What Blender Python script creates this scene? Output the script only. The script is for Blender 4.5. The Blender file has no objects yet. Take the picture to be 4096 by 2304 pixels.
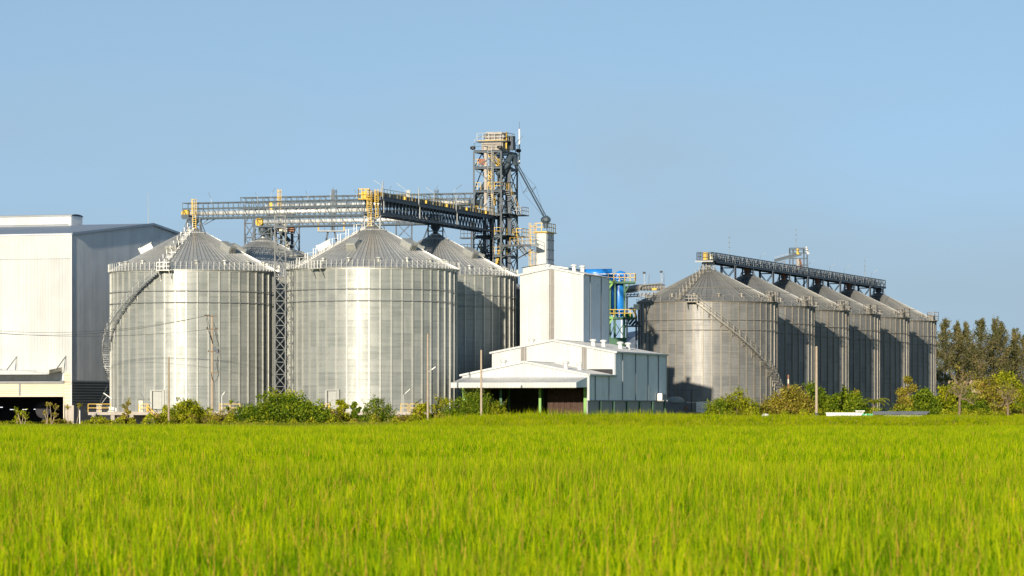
import bpy, math, random
import numpy as np
from mathutils import Vector, Matrix

R = math.radians
rng = random.Random(7)
nrg = np.random.default_rng(11)
sc = bpy.context.scene
col = sc.collection

# ------------------------------------------------------------------ camera, sky, sun, exposure
F = 14300.0          # focal length in photo pixels (4096 wide)
HC = 2.7             # camera height
HY = 1625.0          # photo row of the horizon
cam_d = bpy.data.cameras.new('camera')
cam = bpy.data.objects.new('camera', cam_d)
col.objects.link(cam)
cam.location = (0, 0, HC)
cam.rotation_euler = (R(90), 0, 0)
cam_d.sensor_width = 36.0
cam_d.lens = F / 4096 * 36.0
cam_d.shift_y = (HY - 1152) / 4096
cam_d.clip_start = 1.0
cam_d.clip_end = 20000
cam_d.dof.use_dof = True
cam_d.dof.focus_distance = 480
cam_d.dof.aperture_fstop = 3.6
sc.camera = cam

SUN_AZ, SUN_EL = 16.2, 13.4      # sun behind the camera, to its left
SKY_LIFT = 0.32                  # the haze layer near the horizon is thin: sample the clear sky above it
world = bpy.data.worlds.new('World')
sc.world = world
world.use_nodes = True
wn = world.node_tree
wn.nodes.clear()
w_out = wn.nodes.new('ShaderNodeOutputWorld')
w_bg = wn.nodes.new('ShaderNodeBackground')
w_sky = wn.nodes.new('ShaderNodeTexSky')
w_sky.sky_type = 'NISHITA'
w_sky.sun_disc = False
w_sky.sun_elevation = R(SUN_EL)
w_sky.sun_rotation = R(180 + SUN_AZ)
w_sky.altitude = 0
w_sky.air_density = 1.0
w_sky.dust_density = 0.5
w_sky.ozone_density = 2.0
w_bg.inputs['Strength'].default_value = 0.128
w_tc = wn.nodes.new('ShaderNodeTexCoord')
w_sep = wn.nodes.new('ShaderNodeSeparateXYZ'); w_com = wn.nodes.new('ShaderNodeCombineXYZ')
w_abs = wn.nodes.new('ShaderNodeMath'); w_abs.operation = 'MAXIMUM'; w_abs.inputs[1].default_value = 0.0
w_add = wn.nodes.new('ShaderNodeMath'); w_add.operation = 'MULTIPLY_ADD'; w_add.inputs[1].default_value = 1.0; w_add.inputs[2].default_value = SKY_LIFT
wn.links.new(w_tc.outputs['Generated'], w_sep.inputs[0])
wn.links.new(w_sep.outputs[2], w_abs.inputs[0]); wn.links.new(w_abs.outputs[0], w_add.inputs[0])
wn.links.new(w_sep.outputs[0], w_com.inputs[0]); wn.links.new(w_sep.outputs[1], w_com.inputs[1]); wn.links.new(w_add.outputs[0], w_com.inputs[2])
wn.links.new(w_com.outputs[0], w_sky.inputs['Vector'])
w_hsv = wn.nodes.new('ShaderNodeHueSaturation'); w_hsv.inputs['Saturation'].default_value = 0.86; w_hsv.inputs['Hue'].default_value = 0.487
wn.links.new(w_sky.outputs[0], w_hsv.inputs['Color'])
# thin uneven haze veil low in the sky, all the way round
w_nm = wn.nodes.new('ShaderNodeMapping'); w_nm.inputs['Scale'].default_value = (6, 6, 20)
w_nz = wn.nodes.new('ShaderNodeTexNoise'); w_nz.inputs['Scale'].default_value = 1.0; w_nz.inputs['Detail'].default_value = 3
wn.links.new(w_tc.outputs['Generated'], w_nm.inputs[0]); wn.links.new(w_nm.outputs[0], w_nz.inputs['Vector'])
w_h = wn.nodes.new('ShaderNodeMath'); w_h.operation = 'MULTIPLY_ADD'; w_h.inputs[1].default_value = 0.16
wn.links.new(w_nz.outputs['Fac'], w_h.inputs[0]); wn.links.new(w_sep.outputs[2], w_h.inputs[2])
w_mr = wn.nodes.new('ShaderNodeMapRange'); w_mr.interpolation_type = 'SMOOTHSTEP'
w_mr.inputs['From Min'].default_value = 0.085; w_mr.inputs['From Max'].default_value = 0.185; w_mr.inputs['To Min'].default_value = 0.92; w_mr.inputs['To Max'].default_value = 0.0
wn.links.new(w_h.outputs[0], w_mr.inputs['Value'])
w_mx = wn.nodes.new('ShaderNodeMix'); w_mx.data_type = 'RGBA'
w_mx.inputs['B'].default_value = (1.9, 2.56, 3.1, 1)
wn.links.new(w_mr.outputs[0], w_mx.inputs['Factor']); wn.links.new(w_hsv.outputs[0], w_mx.inputs['A'])
wn.links.new(w_mx.outputs['Result'], w_bg.inputs['Color'])
wn.links.new(w_bg.outputs[0], w_out.inputs['Surface'])

sun_d = bpy.data.lights.new('sun', 'SUN')
sun_d.energy = 3.9
sun_d.angle = R(0.53)
sun_d.color = (1.0, 0.88, 0.71)
sun = bpy.data.objects.new('sun', sun_d)
col.objects.link(sun)
sun_dir = Vector((-math.sin(R(SUN_AZ)) * math.cos(R(SUN_EL)), -math.cos(R(SUN_AZ)) * math.cos(R(SUN_EL)), math.sin(R(SUN_EL))))
sun.rotation_euler = sun_dir.to_track_quat('Z', 'Y').to_euler()
sun.location = (-60, -100, 80)

sc.view_settings.view_transform = 'Standard'
sc.view_settings.look = 'None'
sc.view_settings.gamma = 1.0
sc.view_settings.exposure = 0.65
sc.view_settings.use_curve_mapping = False
sc.render.engine = 'CYCLES'
sc.cycles.use_denoising = True
sc.cycles.max_bounces = 6
sc.cycles.diffuse_bounces = 3
sc.cycles.glossy_bounces = 3
sc.cycles.transmission_bounces = 4
sc.cycles.sample_clamp_indirect = 8

# ------------------------------------------------------------------ helpers
def at(px, py, d):
    return Vector(((px - 2048) / F * d, d, HC + (HY - py) / F * d))
def X(px, d):
    return (px - 2048) / F * d
def Z(py, d):
    return HC + (HY - py) / F * d

def ground_z(x, d):
    def ss(a, b, t):
        t = min(1, max(0, (t - a) / (b - a)))
        return t * t * (3 - 2 * t)
    return 0.7 * ss(-12, -3, x) * ss(368, 410, d)

class MB:
    def __init__(s):
        s.v = []; s.f = []
    def quad(s, *p):
        i = len(s.v); s.v += [tuple(q) for q in p]; s.f.append(tuple(range(i, i + len(p)))); return s
    def box(s, c, sx, sy, sz, ax=None, ay=None, az=None):
        ax = ax or Vector((1, 0, 0)); ay = ay or Vector((0, 1, 0)); az = az or Vector((0, 0, 1)); c = Vector(c)
        i = len(s.v)
        for a in (-.5, .5):
            for b in (-.5, .5):
                for g in (-.5, .5):
                    s.v.append(tuple(c + ax * (a * sx) + ay * (b * sy) + az * (g * sz)))
        for q in ((0, 1, 3, 2), (4, 6, 7, 5), (0, 4, 5, 1), (2, 3, 7, 6), (0, 2, 6, 4), (1, 5, 7, 3)):
            s.f.append(tuple(i + k for k in q))
        return s
    def bar(s, p0, p1, w, h=None):
        p0 = Vector(p0); p1 = Vector(p1); h = h or w
        d = p1 - p0; L = d.length
        if L < 1e-6: return s
        d /= L
        up = Vector((0, 0, 1)) if abs(d.z) < .98 else Vector((0, 1, 0))
        a = d.cross(up).normalized(); b = a.cross(d)
        return s.box((p0 + p1) / 2, L, w, h, d, a, b)
    def tube(s, p0, p1, r, r1=None, n=8, caps=True):
        p0 = Vector(p0); p1 = Vector(p1); r1 = r if r1 is None else r1
        d = (p1 - p0).normalized()
        up = Vector((0, 0, 1)) if abs(d.z) < .98 else Vector((0, 1, 0))
        a = d.cross(up).normalized(); b = a.cross(d)
        i = len(s.v)
        for k in range(n):
            t = 2 * math.pi * k / n; o = a * math.cos(t) + b * math.sin(t)
            s.v.append(tuple(p0 + o * r)); s.v.append(tuple(p1 + o * r1))
        for k in range(n):
            k2 = (k + 1) % n
            s.f.append((i + 2 * k, i + 2 * k2, i + 2 * k2 + 1, i + 2 * k + 1))
        if caps:
            s.f.append(tuple(i + 2 * k for k in range(n - 1, -1, -1)))
            s.f.append(tuple(i + 2 * k + 1 for k in range(n)))
        return s
    def path(s, pts, r, n=6):
        for a, b in zip(pts[:-1], pts[1:]): s.tube(a, b, r, n=n, caps=True)
        return s
    def lathe(s, c, prof, n=24):
        c = Vector(c); i = len(s.v); m = len(prof)
        for k in range(n):
            t = 2 * math.pi * k / n
            for (r, z) in prof: s.v.append((c.x + r * math.cos(t), c.y + r * math.sin(t), c.z + z))
        for k in range(n):
            k2 = (k + 1) % n
            for j in range(m - 1):
                s.f.append((i + k * m + j, i + k2 * m + j, i + k2 * m + j + 1, i + k * m + j + 1))
        return s
    def ring(s, c, rad, r, n=96, m=6, a0=0, a1=2 * math.pi):
        c = Vector(c); i = len(s.v); full = abs(a1 - a0 - 2 * math.pi) < 1e-6
        N = n if full else n + 1
        for k in range(N):
            t = a0 + (a1 - a0) * k / n
            for j in range(m):
                u = 2 * math.pi * j / m
                rr = rad + r * math.cos(u)
                s.v.append((c.x + rr * math.sin(t), c.y - rr * math.cos(t), c.z + r * math.sin(u)))
        for k in range(n):
            k2 = (k + 1) % N
            for j in range(m):
                j2 = (j + 1) % m
                s.f.append((i + k * m + j, i + k2 * m + j, i + k2 * m + j2, i + k * m + j2))
        return s
    def rail(s, pts, h=1.1, sp=1.5, r=.03, mid=True, toe=False):
        for a, b in zip(pts[:-1], pts[1:]):
            a = Vector(a); b = Vector(b); L = (b - a).length
            n = max(1, int(round(L / sp)))
            for k in range(n + 1):
                p = a.lerp(b, k / n)
                s.bar(p, p + Vector((0, 0, h)), 2 * r)
            for hh in ((h, h * .52) if mid else (h,)):
                s.bar(a + Vector((0, 0, hh)), b + Vector((0, 0, hh)), 2 * r)
            if toe: s.bar(a + Vector((0, 0, .08)), b + Vector((0, 0, .08)), .02, .15)
        return s
    def mesh(s, name, m=None, smooth=False):
        me = bpy.data.meshes.new(name)
        me.from_pydata(s.v, [], s.f)
        if m: me.materials.append(m)
        if smooth:
            me.polygons.foreach_set('use_smooth', [True] * len(me.polygons))
        me.update()
        return me
    def build(s, name, m, parent=None, smooth=False, kind=None, label=None):
        """verts are in world space; a parented part is moved into its parent's frame"""
        o = bpy.data.objects.new(name, s.mesh(name, m, smooth))
        col.objects.link(o)
        if parent is not None: attach(o, parent)
        if kind: o['kind'] = kind
        if label: o['label'] = label
        return o

WORLD = {}
def attach(o, parent, M=None):
    """parent o, whose world matrix is M (identity by default)"""
    M = M or Matrix.Identity(4)
    WORLD[o.name] = M
    o.parent = parent
    o.matrix_local = WORLD[parent.name].inverted() @ M

def thing(name, label, cat, loc, group=None, rz=0):
    o = bpy.data.objects.new(name, None)
    o.empty_display_size = .5
    col.objects.link(o)
    M = Matrix.Translation(Vector(loc)) @ Matrix.Rotation(rz, 4, 'Z')
    o.matrix_world = M
    WORLD[o.name] = M
    tag(o, label, cat, group)
    return o
def tag(o, label, cat, group=None):
    o['label'] = label; o['category'] = cat
    if group: o['group'] = group
    return o

def origin_to(o, p):
    """move a one-mesh thing's origin to its base point"""
    p = Vector(p)
    o.data.transform(Matrix.Translation(-p)); o.location = p
    return o

_unit = {}
def bar_obj(name, p0, p1, w, h, m, parent):
    """one straight steel member as its own object; members share one box mesh"""
    key = m.name
    if key not in _unit: _unit[key] = MB().box((0, 0, 0), 1, 1, 1).mesh('member', m)
    p0 = Vector(p0); p1 = Vector(p1); d = p1 - p0; L = d.length
    if L < 1e-6: return
    d /= L
    up = Vector((0, 0, 1)) if abs(d.z) < .98 else Vector((0, 1, 0))
    a = d.cross(up).normalized(); b = a.cross(d); c = (p0 + p1) / 2
    M = Matrix(((d.x * L, a.x * w, b.x * h, c.x), (d.y * L, a.y * w, b.y * h, c.y), (d.z * L, a.z * w, b.z * h, c.z), (0, 0, 0, 1)))
    o = bpy.data.objects.new(name, _unit[key])
    col.objects.link(o); attach(o, parent, M)
    return o
def inst(name, me, parent, M):
    """M in the parent's own frame"""
    o = bpy.data.objects.new(name, me); col.objects.link(o)
    o.parent = parent; o.matrix_local = M
    WORLD[o.name] = WORLD[parent.name] @ M
    return o

# ------------------------------------------------------------------ materials
def new_mat(name):
    m = bpy.data.materials.new(name); m.use_nodes = True
    nt = m.node_tree; nt.nodes.clear()
    out = nt.nodes.new('ShaderNodeOutputMaterial')
    return m, nt, out
def N(nt, t, **kw):
    n = nt.nodes.new(t)
    for k, v in kw.items(): setattr(n, k, v)
    return n
def noise(nt, scale, vec=None, detail=4, rough=.55):
    n = N(nt, 'ShaderNodeTexNoise'); n.inputs['Scale'].default_value = scale
    n.inputs['Detail'].default_value = detail; n.inputs['Roughness'].default_value = rough
    if vec is not None: nt.links.new(vec, n.inputs['Vector'])
    return n.outputs['Fac']
def ramp(nt, fac, stops):
    r = N(nt, 'ShaderNodeValToRGB'); e = r.color_ramp.elements
    while len(e) < len(stops): e.new(.5)
    for k, (p, c) in enumerate(stops):
        e[k].position = p; e[k].color = tuple(c) + (1,) if len(c) == 3 else c
    nt.links.new(fac, r.inputs['Fac'])
    return r.outputs['Color']
def mixc(nt, fac, a, b, mode='MIX'):
    n = N(nt, 'ShaderNodeMix', data_type='RGBA', blend_type=mode)
    for sock, v in ((n.inputs['Factor'], fac), (n.inputs['A'], a), (n.inputs['B'], b)):
        if hasattr(v, 'links') or hasattr(v, 'is_linked'): nt.links.new(v, sock)
        elif isinstance(v, (int, float)): sock.default_value = v
        else: sock.default_value = tuple(v) + (1,)
    return n.outputs['Result']
def tuple_mul(c, k): return tuple(min(1, x * k) for x in c)
def stretch(nt, sx, sy, sz, kind='Object'):
    tc = N(nt, 'ShaderNodeTexCoord'); mp = N(nt, 'ShaderNodeMapping')
    mp.inputs['Scale'].default_value = (sx, sy, sz)
    nt.links.new(tc.outputs[kind], mp.inputs['Vector'])
    return mp.outputs['Vector']
def world_vec(nt, sx=1, sy=1, sz=1):
    g = N(nt, 'ShaderNodeNewGeometry'); mp = N(nt, 'ShaderNodeMapping')
    mp.inputs['Scale'].default_value = (sx, sy, sz)
    nt.links.new(g.outputs['Position'], mp.inputs['Vector'])
    return mp.outputs['Vector']

def paint(name, c, rough=.55, metal=0.0, var=.12, dirt=.25, dirt_c=None, scale=.6, streak=.15, rnd=.1):
    """painted or weathered surface: patchy tone, rain streaks, small tone change from piece to piece"""
    m, nt, out = new_mat(name)
    p = N(nt, 'ShaderNodeBsdfPrincipled')
    v1 = world_vec(nt); v2 = world_vec(nt, 1, 1, streak)
    a = noise(nt, scale, v1); b = noise(nt, scale * 4, v2, 5)
    base = ramp(nt, a, [(.3, tuple_mul(c, 1 - var)), (.7, tuple_mul(c, 1 + var))])
    d = dirt_c or tuple_mul(c, .55)
    dm = ramp(nt, b, [(.5, (0, 0, 0)), (.8, (dirt, dirt, dirt))])
    base = mixc(nt, dm, base, d)
    oi = N(nt, 'ShaderNodeObjectInfo')
    rr = ramp(nt, oi.outputs['Random'], [(0, (1 - rnd,) * 3), (1, (1 + rnd * .6,) * 3)])
    base = mixc(nt, 1.0, base, rr, 'MULTIPLY')
    nt.links.new(base, p.inputs['Base Color'])
    p.inputs['Roughness'].default_value = rough; p.inputs['Metallic'].default_value = metal
    rn = ramp(nt, b, [(.2, (rough * .85,) * 3), (.8, (min(1, rough * 1.2),) * 3)])
    nt.links.new(rn, p.inputs['Roughness'])
    nt.links.new(p.outputs[0], out.inputs['Surface'])
    return m

def galvanised(name, c0, c1, c2, rough, metal, aniso=.6, rusty=0.0, tangent=True):
    """zinc sheet: tone changes from sheet to sheet, spangle, streaks, sub-pixel corrugation as anisotropy"""
    m, nt, out = new_mat(name)
    p = N(nt, 'ShaderNodeBsdfPrincipled')
    oi = N(nt, 'ShaderNodeObjectInfo')
    tone = ramp(nt, oi.outputs['Random'], [(0, c0), (.5, c1), (1, c2)])
    v = world_vec(nt, 1, 1, .12); v3 = world_vec(nt, .35, .35, 3.2)
    st = noise(nt, 2.2, v, 5); band = noise(nt, 1.0, v3, 3)
    base = mixc(nt, ramp(nt, st, [(.4, (0, 0, 0)), (.75, (.45,) * 3)]), tone, tuple_mul(c0, .72))
    base = mixc(nt, ramp(nt, band, [(.45, (0, 0, 0)), (.7, (.5,) * 3)]), base, tuple_mul(c2, 1.05))
    if rusty:
        rs = noise(nt, .9, world_vec(nt, 1, 1, .25), 6, .65)
        base = mixc(nt, ramp(nt, rs, [(.52, (0, 0, 0)), (.75, (rusty,) * 3)]), base, (.28, .19, .12))
    if tangent:                                  # dust line on every sheet lap
        g = N(nt, 'ShaderNodeNewGeometry'); sx = N(nt, 'ShaderNodeSeparateXYZ'); nt.links.new(g.outputs['Position'], sx.inputs[0])
        fr = N(nt, 'ShaderNodeMath', operation='MULTIPLY'); nt.links.new(sx.outputs[2], fr.inputs[0]); fr.inputs[1].default_value = 1 / .91
        f2 = N(nt, 'ShaderNodeMath', operation='FRACT'); nt.links.new(fr.outputs[0], f2.inputs[0])
        lap = ramp(nt, f2.outputs[0], [(0, (.78, .77, .74)), (.10, (.84, .83, .80)), (.16, (1, 1, 1))])
        base = mixc(nt, ramp(nt, noise(nt, .6, world_vec(nt), 3), [(.35, (.25,) * 3), (.65, (1,) * 3)]), base, mixc(nt, 1.0, base, lap, 'MULTIPLY'))
    base = mixc(nt, 1.0, base, oi.outputs['Color'], 'MULTIPLY')
    nt.links.new(base, p.inputs['Base Color'])
    p.inputs['Metallic'].default_value = metal
    r2 = ramp(nt, st, [(.2, (rough * .88,) * 3), (.8, (rough * 1.15,) * 3)])
    nt.links.new(r2, p.inputs['Roughness'])
    if tangent:
        tg = N(nt, 'ShaderNodeTangent', direction_type='RADIAL', axis='Z')
        nt.links.new(tg.outputs[0], p.inputs['Tangent'])
        p.inputs['Anisotropic'].default_value = aniso
        p.inputs['Anisotropic Rotation'].default_value = 0.25
    nt.links.new(p.outputs[0], out.inputs['Surface'])
    return m

def leafy(name, dark, mid, light, trans=.35, scale=.7, dry=None, fine=0, tips=None, gloss=.012, isl_amp=.6):
    m, nt, out = new_mat(name)
    g = N(nt, 'ShaderNodeNewGeometry')
    a = noise(nt, scale, world_vec(nt), 3)
    isl = g.outputs['Random Per Island']
    s = N(nt, 'ShaderNodeMath', operation='ADD'); nt.links.new(a, s.inputs[0])
    h = N(nt, 'ShaderNodeMath', operation='MULTIPLY_ADD'); nt.links.new(isl, h.inputs[0]); h.inputs[1].default_value = isl_amp; h.inputs[2].default_value = -isl_amp / 2
    nt.links.new(h.outputs[0], s.inputs[1])
    if fine:                                     # tone of single plants inside the patch
        f2 = noise(nt, fine, world_vec(nt, 1, 1, .15), 2)
        ff = N(nt, 'ShaderNodeMath', operation='MULTIPLY_ADD'); nt.links.new(f2, ff.inputs[0]); ff.inputs[1].default_value = 1.8; ff.inputs[2].default_value = -.9
        s2 = N(nt, 'ShaderNodeMath', operation='ADD'); nt.links.new(s.outputs[0], s2.inputs[0]); nt.links.new(ff.outputs[0], s2.inputs[1]); s = s2
    stops = [(.25, dark), (.5, mid), (.78, light)]
    c = ramp(nt, s.outputs[0], stops)
    if dry:
        k = ramp(nt, isl, [(.0, (1, 1, 1)), (dry[1], (1, 1, 1)), (dry[1] + .002, (0, 0, 0))])
        c = mixc(nt, k, c, dry[0])
    if tips:                                     # ripening tips are yellower than the lower leaf
        sz = N(nt, 'ShaderNodeSeparateXYZ'); nt.links.new(g.outputs['Position'], sz.inputs[0])
        k = ramp(nt, sz.outputs[2], [(.62, (0, 0, 0)), (1.0, (.38,) * 3)])
        c = mixc(nt, k, c, tips)
    d = N(nt, 'ShaderNodeBsdfDiffuse'); t = N(nt, 'ShaderNodeBsdfTranslucent'); gl = N(nt, 'ShaderNodeBsdfGlossy')
    gl.inputs['Roughness'].default_value = .6
    nt.links.new(c, d.inputs['Color'])
    nt.links.new(mixc(nt, 1.0, c, (1.25, 1.25, .6), 'MULTIPLY'), t.inputs['Color'])
    m1 = N(nt, 'ShaderNodeMixShader'); m1.inputs[0].default_value = trans
    nt.links.new(d.outputs[0], m1.inputs[1]); nt.links.new(t.outputs[0], m1.inputs[2])
    m2 = N(nt, 'ShaderNodeMixShader'); m2.inputs[0].default_value = gloss
    nt.links.new(m1.outputs[0], m2.inputs[1]); nt.links.new(gl.outputs[0], m2.inputs[2])
    nt.links.new(m2.outputs[0], out.inputs['Surface'])
    return m

M = {}
M['zinc'] = galvanised('new_zinc_sheet', (.27, .29, .275), (.315, .335, .315), (.37, .385, .36), .50, .28, .65)
M['zinc_roof'] = galvanised('new_zinc_roof_sheet', (.46, .47, .46), (.52, .53, .51), (.58, .58, .56), .36, .55, tangent=False)
M['zinc_trim'] = galvanised('new_zinc_trim', (.41, .42, .39), (.46, .465, .43), (.50, .505, .46), .45, .4, tangent=False)
M['old'] = galvanised('weathered_zinc_sheet', (.185, .19, .188), (.225, .227, .22), (.265, .263, .25), .50, .2, .5, rusty=.18)
M['old_roof'] = galvanised('weathered_zinc_roof', (.22, .225, .215), (.26, .263, .25), (.30, .30, .28), .46, .3, rusty=.08, tangent=False)
M['old_trim'] = galvanised('weathered_zinc_trim', (.25, .235, .20), (.29, .275, .235), (.33, .31, .265), .5, .3, rusty=.4, tangent=False)
M['white_sheet'] = paint('white_steel_sheet', (.52, .54, .53), .45, 0, .07, .30, (.36, .35, .31), .3, .08, .07)
M['white_sheet_shade'] = paint('white_steel_sheet_shade', (.80, .84, .88), .5, 0, .04, .15, (.6, .64, .68), .3, .08, .05)  # same white cladding; blue cast of its shaded faces put into the colour
M['roof_sheet'] = paint('grey_white_roof_sheet', (.66, .65, .62), .38, .2, .06, .25, (.33, .31, .28), .4, 1, .05)
M['wh_side'] = paint('aluzinc_side_sheet', (.74, .76, .77), .42, .1, .07, .3, (.42, .45, .48), .3, .06, .06)
M['wh_roof'] = paint('aluzinc_roof_sheet', (.40, .45, .52), .4, .4, .05, .2, (.28, .3, .34), .3, 1, .04)
M['dark_sheet'] = paint('dark_grey_sheet', (.16, .17, .17), .45, .3, .08, .25, None, .4, 1, .08)
M['cream_sheet'] = paint('cream_sheet', (.68, .62, .48), .5, 0, .05, .2, (.45, .38, .28), .5, 1, .06)
M['batten'] = paint('dark_batten', (.20, .23, .26), .6, 0, .05)
M['lucent'] = paint('translucent_sheet', (.20, .185, .165), .35, 0, .1, .3, (.13, .12, .11), .8, .5, .1)
M['concrete'] = paint('concrete', (.42, .38, .33), .85, 0, .12, .35, (.22, .2, .18), .8, .3, .06)
M['concrete_grey'] = paint('grey_render_wall', (.36, .36, .37), .85, 0, .08, .3, (.22, .22, .22), .5, .3, .05)
M['pole_concrete'] = paint('pole_concrete', (.42, .34, .25), .8, 0, .1, .35, (.24, .19, .14), 1.5, .15, .08)
M['steel'] = paint('grey_green_steel', (.060, .085, .105), .5, .05, .1, .2, None, .8, 1, .15)
M['steel_light'] = paint('pale_galvanised_steel', (.27, .285, .285), .45, .3, .08, .15, None, .8, 1, .12)
M['steel_mid'] = paint('dull_zinc_steel', (.17, .18, .18), .55, .1, .1, .2, None, .8, 1, .12)
M['steel_dark'] = paint('dark_blue_steel', (.045, .065, .09), .5, .05, .1, .2, None, .8, 1, .15)
M['yellow'] = paint('yellow_paint', (.72, .46, .04), .5, 0, .08, .25, (.4, .24, .04), 1.5, .4, .08)
M['green'] = paint('green_paint', (.018, .11, .05), .5, 0, .1, .25, (.03, .1, .05), 1.2, .3, .08)
M['lime'] = paint('light_green_paint', (.20, .42, .09), .5, 0, .06, .2, None, 1.2, .3, .05)
M['blue'] = paint('blue_paint', (.015, .22, .68), .35, 0, .08, .15, (.01, .08, .28), .8, .3, .05)
M['silver_pipe'] = paint('silver_tube', (.82, .83, .80), .35, .3, .05, .15, None, .8, 1, .03)
M['cream'] = paint('cream_machine_paint', (.72, .66, .50), .5, 0, .05, .2, (.45, .38, .26), 1, .3, .05)
M['white'] = paint('white_paint', (.80, .79, .75), .5, 0, .04, .15, (.5, .47, .42), 1, .3, .04)
M['black'] = paint('black_paint', (.018, .018, .02), .5, 0, .1)
M['rust'] = paint('red_brown_paint', (.30, .12, .06), .6, 0, .15, .3, None, 1.2, .4, .1)
M['curtain'] = paint('brown_tarpaulin', (.075, .042, .030), .8, 0, .25, .4, (.035, .02, .015), 2.5, .05, .15)
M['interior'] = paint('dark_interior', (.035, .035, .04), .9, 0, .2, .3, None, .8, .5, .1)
M['bark'] = paint('bark', (.20, .15, .10), .9, 0, .2, .4, (.1, .07, .05), 3, .2, .1)
M['bark_pale'] = paint('pale_bark', (.36, .28, .19), .9, 0, .15, .4, (.2, .15, .1), 3, .2, .1)
M['red'] = paint('red_paint', (.5, .09, .05), .5, 0, .1)
M['glass'] = paint('lamp_glass', (.75, .77, .78), .2, 0, .03)
M['asbestos'] = paint('grey_fibre_roof', (.30, .30, .30), .8, 0, .1, .3, None, .8, 1, .1)
M['banner'] = paint('banner_green', (.02, .36, .16), .5, 0, .05)
M['rice'] = leafy('rice_leaf', (.035, .16, .002), (.24, .42, .003), (.56, .60, .006), .45, .35, ((.70, .36, .09), .05), 2.6, (.56, .58, .02), 0.0)
M['tallgrass'] = leafy('tall_grass_leaf', (.09, .20, .002), (.30, .39, .003), (.50, .52, .006), .45, .25, ((.5, .34, .12), .05), 1.2, None, 0.0)
M['lowgrass'] = leafy('low_grass_leaf', (.12, .19, .004), (.24, .30, .006), (.38, .38, .02), .45, .3, ((.40, .32, .12), .12))
M['leaf_a'] = leafy('leaf_yellow_green', (.12, .16, .006), (.32, .36, .012), (.58, .55, .03), .42, .5)
M['leaf_b'] = leafy('leaf_green', (.06, .12, .008), (.16, .25, .012), (.36, .41, .022), .42, .5)
M['leaf_c'] = leafy('leaf_olive', (.14, .15, .015), (.29, .27, .03), (.50, .42, .06), .38, .5, ((.28, .17, .06), .12))
M['leaf_d'] = leafy('leaf_casuarina', (.07, .085, .03), (.165, .16, .06), (.33, .275, .11), .42, .35)
M['leaf_e'] = leafy('leaf_palm', (.12, .16, .012), (.22, .26, .02), (.38, .38, .03), .4, .4)

def soil_mat(name, a, b, c):
    m, nt, out = new_mat(name)
    p = N(nt, 'ShaderNodeBsdfPrincipled'); p.inputs['Roughness'].default_value = .95
    f = noise(nt, .15, world_vec(nt), 8, .7)
    nt.links.new(ramp(nt, f, [(.3, a), (.5, b), (.7, c)]), p.inputs['Base Color'])
    nt.links.new(p.outputs[0], out.inputs['Surface'])
    return m
M['ground'] = soil_mat('ground_soil_grass', (.07, .09, .015), (.12, .13, .025), (.19, .16, .07))
M['paddy'] = soil_mat('paddy_soil', (.05, .065, .01), (.08, .10, .014), (.12, .13, .02))
M['yard'] = soil_mat('yard_concrete', (.22, .20, .17), (.28, .26, .22), (.33, .30, .26))

# ------------------------------------------------------------------ ground
def axis(vals):
    out = []
    for (a, b, n) in vals: out += list(np.linspace(a, b, n, endpoint=False))
    return out
gx = axis([(-6000, -400, 8), (-400, -60, 10), (-60, 60, 40), (60, 400, 12), (400, 6000, 8)]) + [6000]
gy = axis([(-600, 340, 8), (340, 440, 26), (440, 900, 12), (900, 9000, 10)]) + [9000]
gv = [(x, y, ground_z(x, y) + (nrg.normal(0, .01) if 340 < y < 900 and abs(x) < 100 else 0)) for y in gy for x in gx]
nx = len(gx)
gf = [(j * nx + i, j * nx + i + 1, (j + 1) * nx + i + 1, (j + 1) * nx + i) for j in range(len(gy) - 1) for i in range(nx - 1)]
me = bpy.data.meshes.new('ground'); me.from_pydata(gv, [], gf); me.materials.append(M['ground'])
ground = bpy.data.objects.new('ground', me); col.objects.link(ground); ground['kind'] = 'structure'
pb = MB().quad((-200, 10, .008), (200, 10, .008), (200, 360, .008), (-200, 360, .008)).build('paddy_ground', M['paddy'])
pb['kind'] = 'structure'
yd = MB().quad((-140, 499, .03), (-16, 499, .03), (-16, 640, .03), (-140, 640, .03)).build('yard', M['yard'])  # pale yard sheet, added to bounce sun onto the shaded walls
yd['kind'] = 'structure'
yd = MB().quad((-15, 486, .71), (24, 486, .71), (30, 640, .71), (-15, 640, .71)).build('mill_bounce_yard', M['yard'])  # second pale sheet, added for bounce on the shaded mill side
yd['kind'] = 'structure'

# ------------------------------------------------------------------ grass as stuff (instanced clumps)
def blade_patch(name, n, size, h0, h1, w0, w1, lean, mat, segs=3, heads=0):
    v = []; f = []
    for k in range(n):
        x = rng.uniform(-size / 2, size / 2); y = rng.uniform(-size / 2, size / 2)
        h = rng.uniform(h0, h1); w = rng.uniform(w0, w1); a = rng.uniform(0, 2 * math.pi)
        la = rng.uniform(0, 2 * math.pi); ln = abs(rng.gauss(0, lean)) * h
        cx, cy = math.cos(a) * w / 2, math.sin(a) * w / 2
        lx, ly = math.cos(la) * ln, math.sin(la) * ln
        i = len(v)
        for s in range(segs):
            t = s / segs
            ww = 1 - .55 * t
            bx, by, bz = x + lx * t * t, y + ly * t * t, h * (t - .12 * t * t * min(1, ln / h * 2))
            v.append((bx - cx * ww, by - cy * ww, bz)); v.append((bx + cx * ww, by + cy * ww, bz))
        v.append((x + lx, y + ly, h * (1 - .12 * min(1, ln / h * 2))))
        for s in range(segs - 1):
            f.append((i + 2 * s, i + 2 * s + 1, i + 2 * s + 3, i + 2 * s + 2))
        f.append((i + 2 * segs - 2, i + 2 * segs - 1, i + 2 * segs))
    me = bpy.data.meshes.new(name); me.from_pydata(v, [], f); me.materials.append(mat)
    o = bpy.data.objects.new(name, me); src_col_cur.objects.link(o)
    return o

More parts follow.
